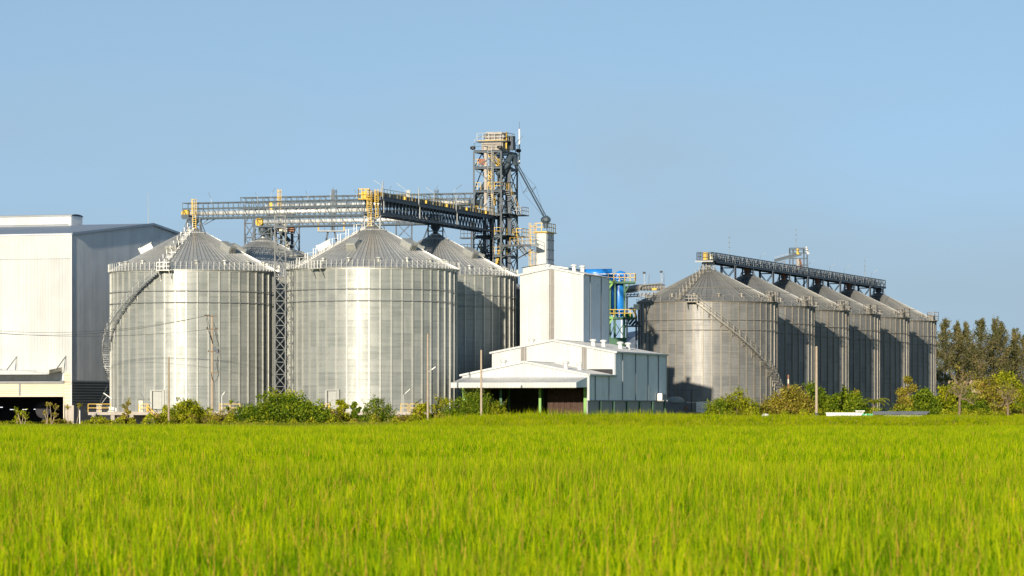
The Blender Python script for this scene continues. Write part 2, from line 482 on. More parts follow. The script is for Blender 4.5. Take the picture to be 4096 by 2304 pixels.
def scatter(name, pts, rots, scls, src):
    """one mesh of points; geometry nodes put a clump on every point"""
    me = bpy.data.meshes.new(name); me.from_pydata([tuple(p) for p in pts], [], [])
    n = len(pts)
    a = me.attributes.new('rot', 'FLOAT', 'POINT'); a.data.foreach_set('value', np.asarray(rots, dtype=np.float32))
    a = me.attributes.new('scl', 'FLOAT_VECTOR', 'POINT'); a.data.foreach_set('vector', np.asarray(scls, dtype=np.float32).ravel())
    a = me.attributes.new('pick', 'INT', 'POINT'); a.data.foreach_set('value', nrg.integers(0, len(src.objects), n).astype(np.int32))
    o = bpy.data.objects.new(name, me); col.objects.link(o)
    ng = bpy.data.node_groups.new(name + '_nodes', 'GeometryNodeTree')
    ng.interface.new_socket('Geometry', in_out='INPUT', socket_type='NodeSocketGeometry')
    ng.interface.new_socket('Geometry', in_out='OUTPUT', socket_type='NodeSocketGeometry')
    gi = ng.nodes.new('NodeGroupInput'); go = ng.nodes.new('NodeGroupOutput')
    ip = ng.nodes.new('GeometryNodeInstanceOnPoints'); ci = ng.nodes.new('GeometryNodeCollectionInfo')
    ci.inputs['Collection'].default_value = src
    ci.inputs['Separate Children'].default_value = True; ci.inputs['Reset Children'].default_value = True
    def att(nm, t):
        k = ng.nodes.new('GeometryNodeInputNamedAttribute'); k.data_type = t; k.inputs['Name'].default_value = nm
        return [s for s in k.outputs if s.enabled and s.name == 'Attribute'][0]
    cx = ng.nodes.new('ShaderNodeCombineXYZ')
    L = ng.links.new
    L(att('rot', 'FLOAT'), cx.inputs['Z'])
    er = ng.nodes.new('FunctionNodeEulerToRotation'); L(cx.outputs[0], er.inputs[0])
    L(gi.outputs[0], ip.inputs['Points']); L(ci.outputs[0], ip.inputs['Instance'])
    ip.inputs['Pick Instance'].default_value = True
    L(att('pick', 'INT'), ip.inputs['Instance Index']); L(er.outputs[0], ip.inputs['Rotation']); L(att('scl', 'FLOAT_VECTOR'), ip.inputs['Scale'])
    L(ip.outputs[0], go.inputs[0])
    md = o.modifiers.new('clumps', 'NODES'); md.node_group = ng
    o['kind'] = 'stuff'
    return o

def wob(x, y):
    return (math.sin(x * .31 + 1.3 * math.sin(y * .07)) + math.sin(y * .11 + x * .05 + 2) + math.sin(x * .9 + y * .23)) / 3

src_near = bpy.data.collections.new('rice_clumps_near'); src_col_cur = src_near
for k in range(5): blade_patch('rice_clump', 265, 1.5, .2, 1.0, .014, .034, .30, M['rice'], 3)
for k in range(2): blade_patch('rice_clump_heads', 240, 1.5, .35, 1.18, .012, .034, .22, M['rice'], 3)
src_far = bpy.data.collections.new('rice_clumps_far'); src_col_cur = src_far
for k in range(5): blade_patch('rice_clump_far', 640, 3.2, .25, .95, .024, .055, .28, M['rice'], 2)
src_tall = bpy.data.collections.new('tall_grass_clumps'); src_col_cur = src_tall
for k in range(4): blade_patch('tall_grass_clump', 330, 2.6, .45, 1.5, .03, .075, .36, M['tallgrass'], 2)
src_low = bpy.data.collections.new('low_grass_clumps'); src_col_cur = src_low
for k in range(4): blade_patch('low_grass_clump', 300, 2.6, .15, .6, .03, .06, .45, M['lowgrass'], 2)

def field(y0, y1, step, x_margin, zf, hf, keep=None, xlim=None):
    pts = []; rots = []; scls = []
    y = y0
    while y < y1:
        hw = .1437 * y + x_margin
        a, b = (-hw, hw) if xlim is None else (max(-hw, xlim[0]), min(hw, xlim[1]))
        x = a
        while x < b:
            px, py = x + rng.uniform(-.3, .3) * step, y + rng.uniform(-.3, .3) * step
            if keep is None or keep(px, py):
                pts.append((px, py, zf(px, py)))
                rots.append(rng.choice((0, 1, 2, 3)) * math.pi / 2 + rng.uniform(-.5, .5))
                h = hf(px, py); scls.append((1, 1, h))
            x += step
        y += step
    return pts, rots, scls
rh = lambda x, y: 1.0 + .15 * wob(x, y) + rng.uniform(-.14, .14)
s = scatter('rice_near', *field(30, 118, 1.35, 22, lambda x, y: 0, rh), src_near)
tag(s, 'bright green rice crop with soft blurred blades filling the foreground paddy', 'rice crop')
s = scatter('rice_far', *field(118, 361, 2.8, 34, lambda x, y: 0, rh), src_far)
tag(s, 'yellow green rice crop stretching back to the edge of the factory yard', 'rice crop')
th_h = lambda x, y: (.62 if x < 26 else .42) + .16 * wob(x * 1.7, y * 1.3) + rng.uniform(-.12, .16)
s = scatter('tall_grass', *field(366, 545, 2.2, 34, ground_z, th_h, lambda x, y: x > -11 + 2.2 * math.sin(y * .2) and not (y > 540 - (x - 11.6) * .3 and x < 12) and not (y > 536 and x < 14), (-13, 140)), src_tall)
tag(s, 'tall spiky green grass growing on the bank before the white mill and old silos', 'grass')
src_reed = bpy.data.collections.new('reed_clumps'); src_col_cur = src_reed
for k in range(4): blade_patch('reed_clump', 26, 2.4, .8, 1.75, .035, .07, .30, M['tallgrass'], 3)
s = scatter('reeds', *field(452, 536, 2.3, 8, ground_z, lambda x, y: .85 + .3 * wob(x * 1.7, y * 1.3) + rng.uniform(-.2, .2), lambda x, y: (x > -12 and y < 490 and (x < 22 or (rng.random() < .25 and not 40 < x < 66))), (-13, 140)), src_reed)
tag(s, 'sparse taller reed blades sticking up before the loading shed and the old silos', 'reeds')
s = scatter('low_grass', *field(360, 700, 2.2, 8, ground_z, lambda x, y: (1.3 if 474 < y < 486 and x > -38 else .55) + .3 * wob(x, y), lambda x, y: x < 64 - 0 and (y < 500 or rng.random() < .35) and not (x < -60 and y > 515) and not (-22 < x < 25 and y > 535), None), src_low)
tag(s, 'short dry and green weeds along the edge of the factory yard', 'grass')

# ------------------------------------------------------------------ grain silos
NB = 48                       # bays round a silo
DPHI = 2 * math.pi / NB
def pol(r, phi, z=0):         # phi 0 faces the field, grows to the right
    return Vector((r * math.sin(phi), -r * math.cos(phi), z))
RAD = 12.0

def rotz(phi, z=0): return Matrix.Translation((0, 0, z)) @ Matrix.Rotation(phi, 4, 'Z')

_silo_mesh = {}
def wall_sheet(h, rings, m, key):
    k = ('wall', round(h, 3), rings, key)
    if k in _silo_mesh: return _silo_mesh[k]
    b = MB(); ns = 4; hr = h / rings
    for r in range(rings):
        z0, z1 = r * hr, (r + 1) * hr + .02
        i = len(b.v)
        for s in range(ns + 1):
            p = (s / ns - .5) * DPHI
            b.v.append(tuple(pol(RAD + .018, p, z0))); b.v.append(tuple(pol(RAD - .006, p, z1)))
        for s in range(ns): b.f.append((i + 2 * s, i + 2 * s + 2, i + 2 * s + 3, i + 2 * s + 1))
    _silo_mesh[k] = b.mesh('wall_panel', m, True)
    return _silo_mesh[k]

def silo(label, x, d, base, eave, apex, mats, group, courses, rings_z, rail_sp, vents, stair=None, ladder_phi=None,
         n_roof=96, front=24, door_phi=None, box_phi=None, caps=True, tint=(1, 1, 1)):
    m_wall, m_roof, m_trim = mats
    th = thing('grain_silo', label, 'silo', (x, d, base), group)
    W = WORLD[th.name]
    H = eave - base; A = apex - base
    turn = math.atan2(x, d)                       # so that phi = 0 faces the camera side
    # wall sheets: front half in courses, rear half as one shell
    ch = H / courses; rings = max(1, round(ch / .9))
    me = wall_sheet(ch, rings, m_wall, m_wall.name)
    half = front // 2 + 1
    for i in range(-half, half):
        for c in range(courses):
            inst('wall_panel', me, th, rotz((i + .5) * DPHI, c * ch)).color = (*tint, 1)
    b = MB(); lo, hi = half * DPHI, 2 * math.pi - half * DPHI; n = NB - 2 * half
    for k in range(n):
        p0, p1 = lo + (hi - lo) * k / n, lo + (hi - lo) * (k + 1) / n
        b.quad(pol(RAD, p0, 0), pol(RAD, p1, 0), pol(RAD, p1, H), pol(RAD, p0, H))
    inst('rear_wall', b.mesh('rear_wall', m_wall, True), th, Matrix.Identity(4))
    # stiffeners
    sk = ('stiff', round(H, 2), m_trim.name)
    if sk not in _silo_mesh:
        _silo_mesh[sk] = MB().box((0, -RAD - .09, H / 2), .17, .17, H).box((0, -RAD - .03, H / 2), .30, .02, H - .01).mesh('stiffener', m_trim)
    for i in range(-half, half + 1): inst('stiffener', _silo_mesh[sk], th, rotz(i * DPHI))
    # wind rings with lugs
    for z in rings_z:
        zl = z - base
        b = MB().ring((0, 0, zl), RAD + .24, .055, 96, 6)
        for i in range(NB): b.box(pol(RAD + .17, i * DPHI, zl), .12, .14, .14, pol(1, i * DPHI + math.pi / 2), pol(1, i * DPHI), Vector((0, 0, 1)))
        inst('wind_ring', b.mesh('wind_ring', M['steel_light'] if m_trim is M['zinc_trim'] else m_trim), th, Matrix.Identity(4))
    # eave ring and gutter
    b = MB().lathe((0, 0, H), [(RAD - .1, -.22), (RAD + .12, -.22), (RAD + .12, -.02), (RAD + .42, .0), (RAD + .42, .07), (RAD - .1, .07)], 96)
    inst('eave_ring', b.mesh('eave_ring', m_trim), th, Matrix.Identity(4))
    # roof sheets
    r0, r1 = RAD + .38, 1.75
    rc = .62
    slope = (A - H - .1) / (r0 - rc)
    zr = lambda r: H + .1 + (r0 - r) * slope
    rk = ('roof', n_roof, round(H, 2), round(A, 2), m_roof.name)
    if rk not in _silo_mesh:
        dp = 2 * math.pi / n_roof
        b = MB()
        a0, a1 = pol(r0, -dp / 2, zr(r0)), pol(r0, dp / 2, zr(r0)); c0, c1 = pol(r1, -dp / 2, zr(r1)), pol(r1, dp / 2, zr(r1))
        b.quad(a0, a1, c1, c0)
        up = Vector((0, -slope, 1)).normalized()
        b.bar(pol(r0, dp / 2, zr(r0) + .04), pol(r1, dp / 2, zr(r1) + .05), .09, .16)
        _silo_mesh[rk] = b.mesh('roof_panel', m_roof)
    for i in range(n_roof): inst('roof_panel', _silo_mesh[rk], th, rotz((i + .5) * 2 * math.pi / n_roof)).color = (*tint, 1)
    b = MB().lathe((0, 0, 0), [(r1 + .12, zr(r1 + .12) + .05), (r1 + .12, zr(r1 + .12) + .13), (rc, zr(rc) + .05), (rc, A + .15), (rc - .2, A + .2), (0, A + .2)], 48)
    for i in range(n_roof // 2): b.box(pol(r1 + .1, i * 4 * math.pi / n_roof, zr(r1) + .1), .07, .07, .05)
    inst('roof_cap', b.mesh('roof_cap', m_roof), th, Matrix.Identity(4))
    # a ring of purlin clips half way up the old roofs
    if m_trim is M['old_trim']:
        b = MB().ring((0, 0, zr(7.8) + .12), 7.8, .04, 96, 5)
        inst('roof_ring', b.mesh('roof_ring', m_trim), th, Matrix.Identity(4))
    # eave railing
    b = MB(); rr = RAD + .40; n = max(12, int(2 * math.pi * rr / rail_sp))
    for k in range(n):
        p = 2 * math.pi * k / n
        b.bar(pol(rr, p, H), pol(rr, p, H + 1.15), .04)
        b.bar(pol(rr, p, H + .1), pol(rr - .9, p, H + .55), .04)
    for hh in (1.2, .65): b.ring((0, 0, H + hh), rr, .022, n, 4)
    inst('railing', b.mesh('railing', m_trim), th, Matrix.Identity(4))
    # mushroom caps near the eave
    if caps:
        ck = ('cap', m_trim.name, round(H, 2))
        if ck not in _silo_mesh:
            _silo_mesh[ck] = MB().lathe((0, -10.7, zr(10.7)), [(.2, -.1), (.2, .35), (.42, .35), (.38, .5), (.0, .62)], 10).mesh('mushroom_vent', m_trim)
        for k in range(16): inst('mushroom_vent', _silo_mesh[ck], th, rotz((k + .3) * 2 * math.pi / 16))
    # box vents on the roof
    for ph in vents:
        vm = bpy.data.meshes.get('roof_vent_' + m_trim.name)
        if vm is None:
            b = MB(); sl = math.atan(slope)
            t = Vector((0, -math.cos(sl), -math.sin(sl))); u = Vector((0, -math.sin(sl) * -1, 0)); nrm = Vector((0, -math.sin(sl), math.cos(sl)))
            c = pol(6.9, 0, zr(6.9))
            b.box(c + nrm * .42 - t * .35, 1.25, 1.7, .85, Vector((1, 0, 0)), t, nrm)
            b.box(c + nrm * .5 + t * .62, 1.35, .3, 1.05, Vector((1, 0, 0)), t, nrm)
            b.box(c + nrm * .9 - t * .3, 1.4, 2.1, .06, Vector((1, 0, 0)), t, nrm)
            vm = b.mesh('roof_vent_' + m_trim.name, m_trim)
            b = MB()
            for q in range(6): b.box(c + nrm * (.12 + .15 * q) + t * .82, 1.2, .16, .03, Vector((1, 0, 0)), t, nrm)
            b.mesh('louver_' + m_trim.name, M['rust'] if m_trim is M['old_trim'] else m_trim)
        o = inst('roof_vent', vm, th, rotz(R(ph)))
        inst('louver', bpy.data.meshes['louver_' + m_trim.name], o, Matrix.Identity(4))
    # roof ladder with stepped hand posts
    if ladder_phi is not None:
        ph = R(ladder_phi); b = MB(); side = pol(1, ph + math.pi / 2)
        n = 8
        for s in (-.38, .38):
            b.bar(pol(r0, ph, zr(r0) + .15) + side * s, pol(1.4, ph, zr(1.4) + .15) + side * s, .06, .12)
        for k in range(n + 1):
            r = r0 - .3 - (r0 - 1.8) * k / n
            for s in (-.38, .38):
                b.bar(pol(r, ph, zr(r) + .1) + side * s, pol(r, ph, zr(r) + 1.35) + side * s, .075)
            b.bar(pol(r, ph, zr(r) + .28) + side * -.55, pol(r, ph, zr(r) + .28) + side * .55, .09)
            if k < n:
                rn = r - (r0 - 1.8) / n
                for s in (-.38, .38): b.bar(pol(r, ph, zr(r) + 1.3) + side * s, pol(rn + .1, ph, zr(rn) + .75) + side * s, .04)
        for k in range(34):
            r = r0 - .2 - (r0 - 1.6) * k / 34
            b.bar(pol(r, ph, zr(r) + .2) + side * -.4, pol(r, ph, zr(r) + .2) + side * .4, .05)
        inst('roof_ladder', b.mesh('roof_ladder', m_trim if m_trim is M['old_trim'] else M['white']), th, Matrix.Identity(4))
    # spiral stair on the wall: (phi top, phi bottom, z bottom)
    if stair:
        p_top, p_bot, z_bot, m_st = stair
        zt = eave - base - .1; zb = z_bot - base
        n = int((zt - zb) / .26)
        tm = MB().box((0, -RAD - .78, 0), .32, .95, .05).mesh('tread', m_st)
        sgn = 1 if p_bot > p_top else -1
        for k in range(n):
            t = (k + .5) / n
            inst('tread', tm, th, rotz(R(p_top + (p_bot - p_top) * t), zt - (zt - zb) * t))
        def helix(r, dz): return [pol(r, R(p_top + (p_bot - p_top) * k / 48), zt - (zt - zb) * k / 48 + dz) for k in range(49)]
        for r in (RAD + .3, RAD + 1.26):
            b = MB(); h = helix(r, -.02)
            for a, c in zip(h[:-1], h[1:]): b.bar(a, c, .06, .24)
            inst('stringer', b.mesh('stringer', m_st), th, Matrix.Identity(4))
        b = MB()
        for dz in (1.05, .55):
            h = helix(RAD + 1.26, dz)
            for a, c in zip(h[:-1], h[1:]): b.bar(a, c, .05)
        for p in helix(RAD + 1.26, 0)[::2]: b.bar(p, p + Vector((0, 0, 1.05)), .055)
        inst('stair_railing', b.mesh('stair_railing', m_st), th, Matrix.Identity(4))
        for k in range(1, 12):
            t = k / 12; ph = R(p_top + (p_bot - p_top) * t); z = zt - (zt - zb) * t
            bm_ = MB().bar(pol(RAD + .1, ph, z - .15), pol(RAD + 1.26, ph, z - .15), .07).bar(pol(RAD + .1, ph, z - 1.0), pol(RAD + 1.2, ph, z - .2), .06).bar(pol(RAD + .12, ph, z - 1.1), pol(RAD + .12, ph, z), .08)
            inst('stair_bracket', bm_.mesh('stair_bracket', m_st), th, Matrix.Identity(4))
        # landing at the eave
        b = MB(); s2 = -sgn
        ph = R(p_top + s2 * 3.2)
        sd = pol(1, ph + math.pi / 2)
        b.box(pol(RAD + .85, ph, zt), 2.0, 1.3, .08, sd, pol(1, ph))
        c0 = [pol(RAD + 1.45, ph, zt) - sd, pol(RAD + 1.45, ph, zt) + sd]
        b.rail(c0, 1.15, .5, .04); b.rail([c0[0] if s2 < 0 else c0[1], pol(RAD + .3, ph, zt) + sd * s2], 1.15, .6, .04)
        for q in (-.8, .8):
            b.bar(pol(RAD + 1.4, ph, zt) + sd * q, pol(RAD + .1, ph, zt - 1.3) + sd * q, .09)
            b.bar(pol(RAD + .1, ph, zt - 1.5) + sd * q, pol(RAD + .1, ph, zt) + sd * q, .1)
        inst('stair_landing', b.mesh('stair_landing', M['white'] if m_trim is M['zinc_trim'] else m_trim), th, Matrix.Identity(4))
    # wall door with frame
    if door_phi is not None:
        ph = R(door_phi); sd = pol(1, ph + math.pi / 2); nr = pol(1, ph)
        dm = MB().box(pol(RAD + .16, ph, 1.6), 1.35, .12, 2.5, sd, nr).box(pol(RAD + .24, ph, 1.75), .5, .08, .3, sd, nr)
        o = inst('door', dm.mesh('door', M['white'] if m_trim is M['old_trim'] else M['zinc_trim']), th, Matrix.Identity(4))
        fm = MB()
        for q in (-.95, .95): fm.box(pol(RAD + .22, ph, 1.6) + sd * q, .3, .3, 2.75, sd, nr)
        fm.box(pol(RAD + .22, ph, 3.0), 2.2, .3, .14, sd, nr)
        inst('door_frame', fm.mesh('door_frame', m_trim), o, Matrix.Identity(4))
    # small inspection cage at the eave
    if box_phi is not None:
        ph = R(box_phi); sd = pol(1, ph + math.pi / 2); nr = pol(1, ph)
        b = MB(); c = pol(RAD + .1, ph, H + .15)
        b.box(c, 2.4, 1.6, .08, sd, nr)
        q = [c + sd * -1.2 + nr * .8, c + sd * 1.2 + nr * .8, c + sd * 1.2 - nr * .8, c + sd * -1.2 - nr * .8]
        b.rail(q + [q[0]], 1.75, .8, .035)
        inst('eave_platform', b.mesh('eave_platform', m_trim), th, Matrix.Identity(4))
        b = MB().box(c + Vector((0, 0, .55)) - sd * .5, .9, .6, 1.0, sd, nr).tube(c + sd * .5 + Vector((0, 0, .3)), c + sd * .5 + Vector((0, 0, 1.3)), .25)
        inst('sensor_box', b.mesh('sensor_box', M['old_trim']), th, Matrix.Identity(4))
    # frame and spout on the apex, under the gallery
    return th

def apex_frame(th, x, d, apex, ztop, w, m):
    """posts, braces and filling spout between the roof cap and the gallery: parts of the silo"""
    zb = apex - .35
    cs = [Vector((x + a * w, d + b * w, 0)) for a, b in ((-1, -1), (1, -1), (1, 1), (-1, 1))]
    for k in range(4):
        p, q = cs[k], cs[(k + 1) % 4]
        bar_obj('apex_post', p + Vector((0, 0, zb - w * .45)), p + Vector((0, 0, ztop)), .16, .16, m, th)
        bar_obj('apex_brace', p + Vector((0, 0, zb + .1)), q + Vector((0, 0, ztop - .1)), .08, .08, m, th)
        bar_obj('apex_brace', q + Vector((0, 0, zb + .1)), p + Vector((0, 0, ztop - .1)), .08, .08, m, th)
        bar_obj('apex_tie', p + Vector((0, 0, (zb + ztop) / 2)), q + Vector((0, 0, (zb + ztop) / 2)), .08, .08, m, th)
        bar_obj('roof_strut', p * 1 + Vector((0, 0, ztop - .4)), Vector((x, d, 0)) + (p - Vector((x, d, 0))) * 1.9 + Vector((0, 0, zb - w * .95)), .07, .07, M['steel_light'], th)
    MB().tube((x, d, apex), (x, d, ztop), .35, n=12).lathe((x, d, ztop - .7), [(.35, -.3), (.7, .1), (.7, .7)], 12).build('filling_spout', m, th)

NEW = (M['zinc'], M['zinc_roof'], M['zinc_trim']); OLD = (M['old'], M['old_roof'], M['old_trim'])
L1, L2, L3, L4 = (X(776, 520), 520), (X(1490, 511), 511), (X(1742, 538), 538), (X(1053, 547), 547)
EV, AP, BS = Z(1083, 511), Z(905, 511), 1.95
RG = (Z(1155, 499), Z(1202, 499))
VN = (-92, -21, 50, 118, 196)
s1 = silo('shiny steel silo with spiral stair climbing to its eave, beside the tall warehouse', *L1, BS, EV, AP, NEW, 'shiny steel grain silos', 11, RG, .78, VN, (-17, -132, 2.0, M['steel_light']), -17, door_phi=-20)
s2 = silo('shiny steel silo standing closest to the paddy between lattice mast and white mill', *L2, BS, EV, AP, NEW, 'shiny steel grain silos', 11, RG, .78, VN, None, -58, door_phi=-25)
s3 = silo('shiny steel silo half in shadow, between the round front silo and the white mill', *L3, BS, EV, AP, NEW, 'shiny steel grain silos', 6, RG, .78, VN)
s4 = silo('shiny steel silo whose cone shows behind the gap of the two front silos', *L4, BS, EV, AP, NEW, 'shiny steel grain silos', 6, RG, .78, VN)
# landing of the second silo
b = MB(); ph = R(-35); sd = pol(1, ph + math.pi / 2); c = pol(RAD + .85, ph, EV - BS - .1)
b.box(c, 2.2, 1.2, .08, sd, pol(1, ph)); b.rail([c - sd * 1.1 + pol(.6, ph), c + sd * 1.1 + pol(.6, ph)], 1.15, .55, .035)
for q in (-.8, .8): b.bar(c + sd * q + pol(.5, ph), pol(RAD + .1, ph, EV - BS - 1.4) + sd * q, .09)
inst('eave_landing', b.mesh('eave_landing', M['zinc_trim']), s2, Matrix.Identity(4))

r1p = Vector((X(2832, 619.5), 619.5, 0)); r6p = Vector((X(3514, 755), 755, 0))
REV, RAP = Z(1214, 619.5), Z(1075, 619.5)
RRG = (Z(1278, 607), Z(1319, 607))
old_lab = ['weathered brown steel silo with a long stair slanting across its wall',
           'weathered silo directly behind the silo with the slanting stair',
           'weathered silo, third in the row counted from the silo with the stair',
           'weathered silo, fourth in the row counted from the silo with the stair',
           'weathered silo, next to last in the row before the tall trees',
           'weathered silo at the far end of the row beside the tall trees']
RS = []
for k in range(6):
    p = r1p.lerp(r6p, k / 5)
    t = silo(old_lab[k], p.x, p.y, .7, REV, RAP, OLD, 'weathered silos in a row', 11 if k == 0 else 6, RRG, 1.9, (), (-12, 100, .5, M['old_trim']) if k == 0 else None,
             -28 if k == 0 else None, n_roof=72, door_phi=-6 if k == 0 else None, box_phi=(62, 56, 60, 52, 58, 64)[k],
             tint=((1, 1, 1), (.96, .97, 1), (1.06, 1.05, 1.02), (.93, .94, .95), (1.04, 1.02, 1.0), (1.08, 1.08, 1.08))[k])
    RS.append((t, p))
GA_B = 30.05
apex_frame(s1, *L1, AP, GA_B, .95, M['steel']); apex_frame(s2, *L2, AP, GA_B, 1.1, M['steel_light'])
apex_frame(s3, *L3, AP, GA_B, 1.1, M['steel_dark']); apex_frame(s4, *L4, AP, GA_B, 1.3, M['steel'])
for k, (t, p) in enumerate(RS): apex_frame(t, p.x, p.y, RAP, 27.6, .95, M['steel_light'] if k == 0 else M['steel_dark'])

# smaller silo squeezed behind, dark in the shade
th = thing('storage_bin', 'narrow shaded steel bin behind the elevator tower and white mill', 'silo', (X(2062, 556), 556, 0))
zz = Z(1156, 552)
for k in range(24):
    p0, p1 = k * R(15), (k + 1) * R(15); c = Vector((X(2040, 556), 556, 0))
    MB().quad(c + pol(3.6, p0, 0), c + pol(3.6, p1, 0), c + pol(3.6, p1, zz), c + pol(3.6, p0, zz)).build('wall_panel', M['zinc'], th)
MB().lathe(c, [(3.75, zz - .1), (3.75, zz), (.4, zz + 1.2), (0, zz + 1.2)], 24).build('roof', M['zinc_roof'], th)

# ------------------------------------------------------------------ silo platforms
def platform(label, px0, px1, d, steps_px, rails, back):
    x0, x1 = X(px0, d), X(px1, d)
    zt = 1.87
    th = thing('silo_platform', label, 'platform', ((x0 + x1) / 2, d, 0), 'raised concrete platforms under the shiny silos')
    MB().box(((x0 + x1) / 2, d + back / 2, zt - .2), x1 - x0, back, .4).build('deck_slab', M['concrete'], th)
    n = max(2, int((x1 - x0) / 2.6))
    for k in range(n + 1):
        x = x0 + .8 + (x1 - x0 - 1.6) * k / n
        bar_obj('pillar', (x, d + .4, 0), (x, d + .4, zt - .4), .55, .55, M['concrete'], th)
        bar_obj('pillar', (x, d + 3.4, 0), (x, d + 3.4, zt - .4), .55, .55, M['concrete'], th)
    for (a, b_) in rails:
        MB().rail([(X(a, d), d + .1, zt), (X(b_, d), d + .1, zt)], 1.15, 1.5, .04).build('railing', M['yellow'], th)
    if steps_px:
        sx0, sx1 = X(steps_px[0], d), X(steps_px[1], d)
        for k in range(8):
            t = (k + .5) / 8
            bar_obj('step', (sx0 + (sx1 - sx0) * t, d - 1.2, zt * (1 - t)), (sx0 + (sx1 - sx0) * t, d - .05, zt * (1 - t)), .34, .1, M['concrete'], th)
        for y in (d - 1.2, d - .05):
            bar_obj('stringer', (sx0, y, zt - .15), (sx1, y, .0), .08, .3, M['steel_light'], th)
            b = MB().bar((sx0, y, zt + 1.0), (sx1, y, 1.0), .07).bar((sx0, y, zt + .5), (sx1, y, .5), .06)
            for k in range(4): b.bar((sx0 + (sx1 - sx0) * k / 3, y, zt * (1 - k / 3)), (sx0 + (sx1 - sx0) * k / 3, y, zt * (1 - k / 3) + 1.0), .07)
            b.build('handrail', M['yellow'], th)
    return th
platform('concrete platform on pillars with yellow rails and steps beside the warehouse', 352, 1000, 505.5, (590, 645), ((352, 442), (555, 592), (880, 960)), 4)
platform('concrete platform with yellow rails under the silo closest to the paddy', 1300, 1830, 496, (1315, 1352), ((1300, 1318), (1603, 1632), (1640, 1708)), 4)
# ring footings
for (p, lab) in ((L1, 'round concrete footing under the silo with the spiral stair'), (L2, 'round concrete footing under the silo closest to the paddy'),
                 (L3, 'round concrete footing under the half shaded silo'), (L4, 'round concrete footing under the rear silo')):
    o = MB().lathe((p[0], p[1], 0), [(11.6, 0), (11.6, 1.5), (12.6, 1.5), (12.6, 1.95), (0, 1.95)], 64).build('silo_footing', M['concrete'])
    origin_to(o, (p[0], p[1], 0)); tag(o, lab, 'footing', 'concrete footings under the shiny silos')

# control box, fan and jib on the first platform
th = thing('aeration_fan', 'grey aeration fan with round intake on the platform beside the warehouse', 'fan', (X(412, 507), 507, 1.87))
MB().tube((X(418, 506.5), 506.3, 2.5), (X(418, 507.5), 507.3, 2.5), .42, n=16).build('fan_housing', M['black'], th)
MB().box((X(398, 507), 507, 2.45), .8, .8, 1.1).build('motor_box', M['concrete'], th)
MB().quad(at(424, 1622, 507), at(466, 1632, 507), at(466, 1646, 507), at(424, 1646, 507)).bar(at(424, 1634, 507.6), at(466, 1640, 507.6), .9, .5).build('transition_duct', M['zinc_trim'], th)
th = thing('jib_lamp', 'slanted white tube lamp braced off the silo wall above the fan', 'lamp', tuple(at(440, 1600, 506)))
bar_obj('lamp_tube', at(414, 1572, 506), at(446, 1594, 506), .12, .12, M['white'], th)
bar_obj('brace', at(428, 1586, 506), at(408, 1612, 506), .06, .06, M['steel_light'], th)
bar_obj('stay', at(430, 1541, 506), at(399, 1612, 506), .04, .04, M['black'], th)
th = thing('control_cabinet', 'pale control cabinet beside the silo door on the concrete platform', 'cabinet', (X(566, 506.5), 506.5, 1.87))
MB().box((X(563, 506.5), 506.5, 2.7), .55, .35, 1.6).build('cabinet_body', M['cream'], th)
bar_obj('conduit', at(562, 1572, 506.5), at(579, 1600, 506.5), .05, .05, M['black'], th)

# small lamps by the platforms
def arm_lamp(label, p_foot, p_top, p_end, m_post, m_head, group, w=.06):
    th = thing('tube_lamp', label, 'lamp', tuple(p_foot), group)
    bar_obj('lamp_post', p_foot, p_top, w, w, m_post, th)
    mid = Vector(p_top).lerp(Vector(p_end), .25)
    bar_obj('lamp_arm', p_top, mid, w * .8, w * .8, m_post, th)
    bar_obj('lamp_head', mid, p_end, w * 1.7, w * 1.3, m_head, th)
    return th
arm_lamp('slanted white tube lamp on a post beside the platform near the wooden pole', (X(887, 505), 505, 1.87), at(887, 1585, 505), at(899, 1567, 505), M['white'], M['white'], None)
arm_lamp('slanted tube lamp on a post before the silo closest to the paddy', (X(1614, 496), 496, 1.87), at(1614, 1580, 496), at(1640, 1556, 496), M['steel_light'], M['white'], None)

# ------------------------------------------------------------------ trusses and galleries
def gallery(th, P0, P1, width, levels, n, m, chord_w, post_w, brace='N', brace_to=None, ties=True, m2=None):
    """P0,P1 ground-plan end points (z ignored); levels = list of chord heights, low to high"""
    P0 = Vector((P0[0], P0[1], 0)); P1 = Vector((P1[0], P1[1], 0))
    d = (P1 - P0).normalized(); s = Vector((d.y, -d.x, 0))
    zb, zt = levels[0], levels[-1]
    bt = brace_to or zt
    for q in (-.5, .5):
        o = s * (q * width)
        for li, z in enumerate(levels):
            w = chord_w[li]
            bar_obj('chord', P0 + o + Vector((0, 0, z)), P1 + o + Vector((0, 0, z)), w, w * 1.3, m, th)
        for k in range(n + 1):
            p = P0.lerp(P1, k / n) + o
            if brace != 'V': bar_obj('truss_post', p + Vector((0, 0, zb)), p + Vector((0, 0, zt)), post_w, post_w, (m2 or m) if k % 3 else m, th)
            if k < n:
                p2 = P0.lerp(P1, (k + 1) / n) + o
                if brace == 'V':
                    pm = (p + p2) / 2
                    bar_obj('truss_brace', p + Vector((0, 0, zb)), pm + Vector((0, 0, bt)), post_w, post_w, m, th)
                    bar_obj('truss_brace', pm + Vector((0, 0, bt)), p2 + Vector((0, 0, zb)), post_w, post_w, m, th)
                elif brace == 'N' or (brace == 'H' and k % 2 == 0):
                    a, b_ = (zb, bt) if k % 2 else (bt, zb)
                    bar_obj('truss_brace', p + Vector((0, 0, a)), p2 + Vector((0, 0, b_)), post_w * .8, post_w * .8, m, th)
    if ties:
        for k in range(0, n + 1, 2):
            p = P0.lerp(P1, k / n)
            for z in (zb, zt):
                bar_obj('cross_tie', p - s * (width / 2) + Vector((0, 0, z)), p + s * (width / 2) + Vector((0, 0, z)), post_w, post_w, m, th)
    return d, s

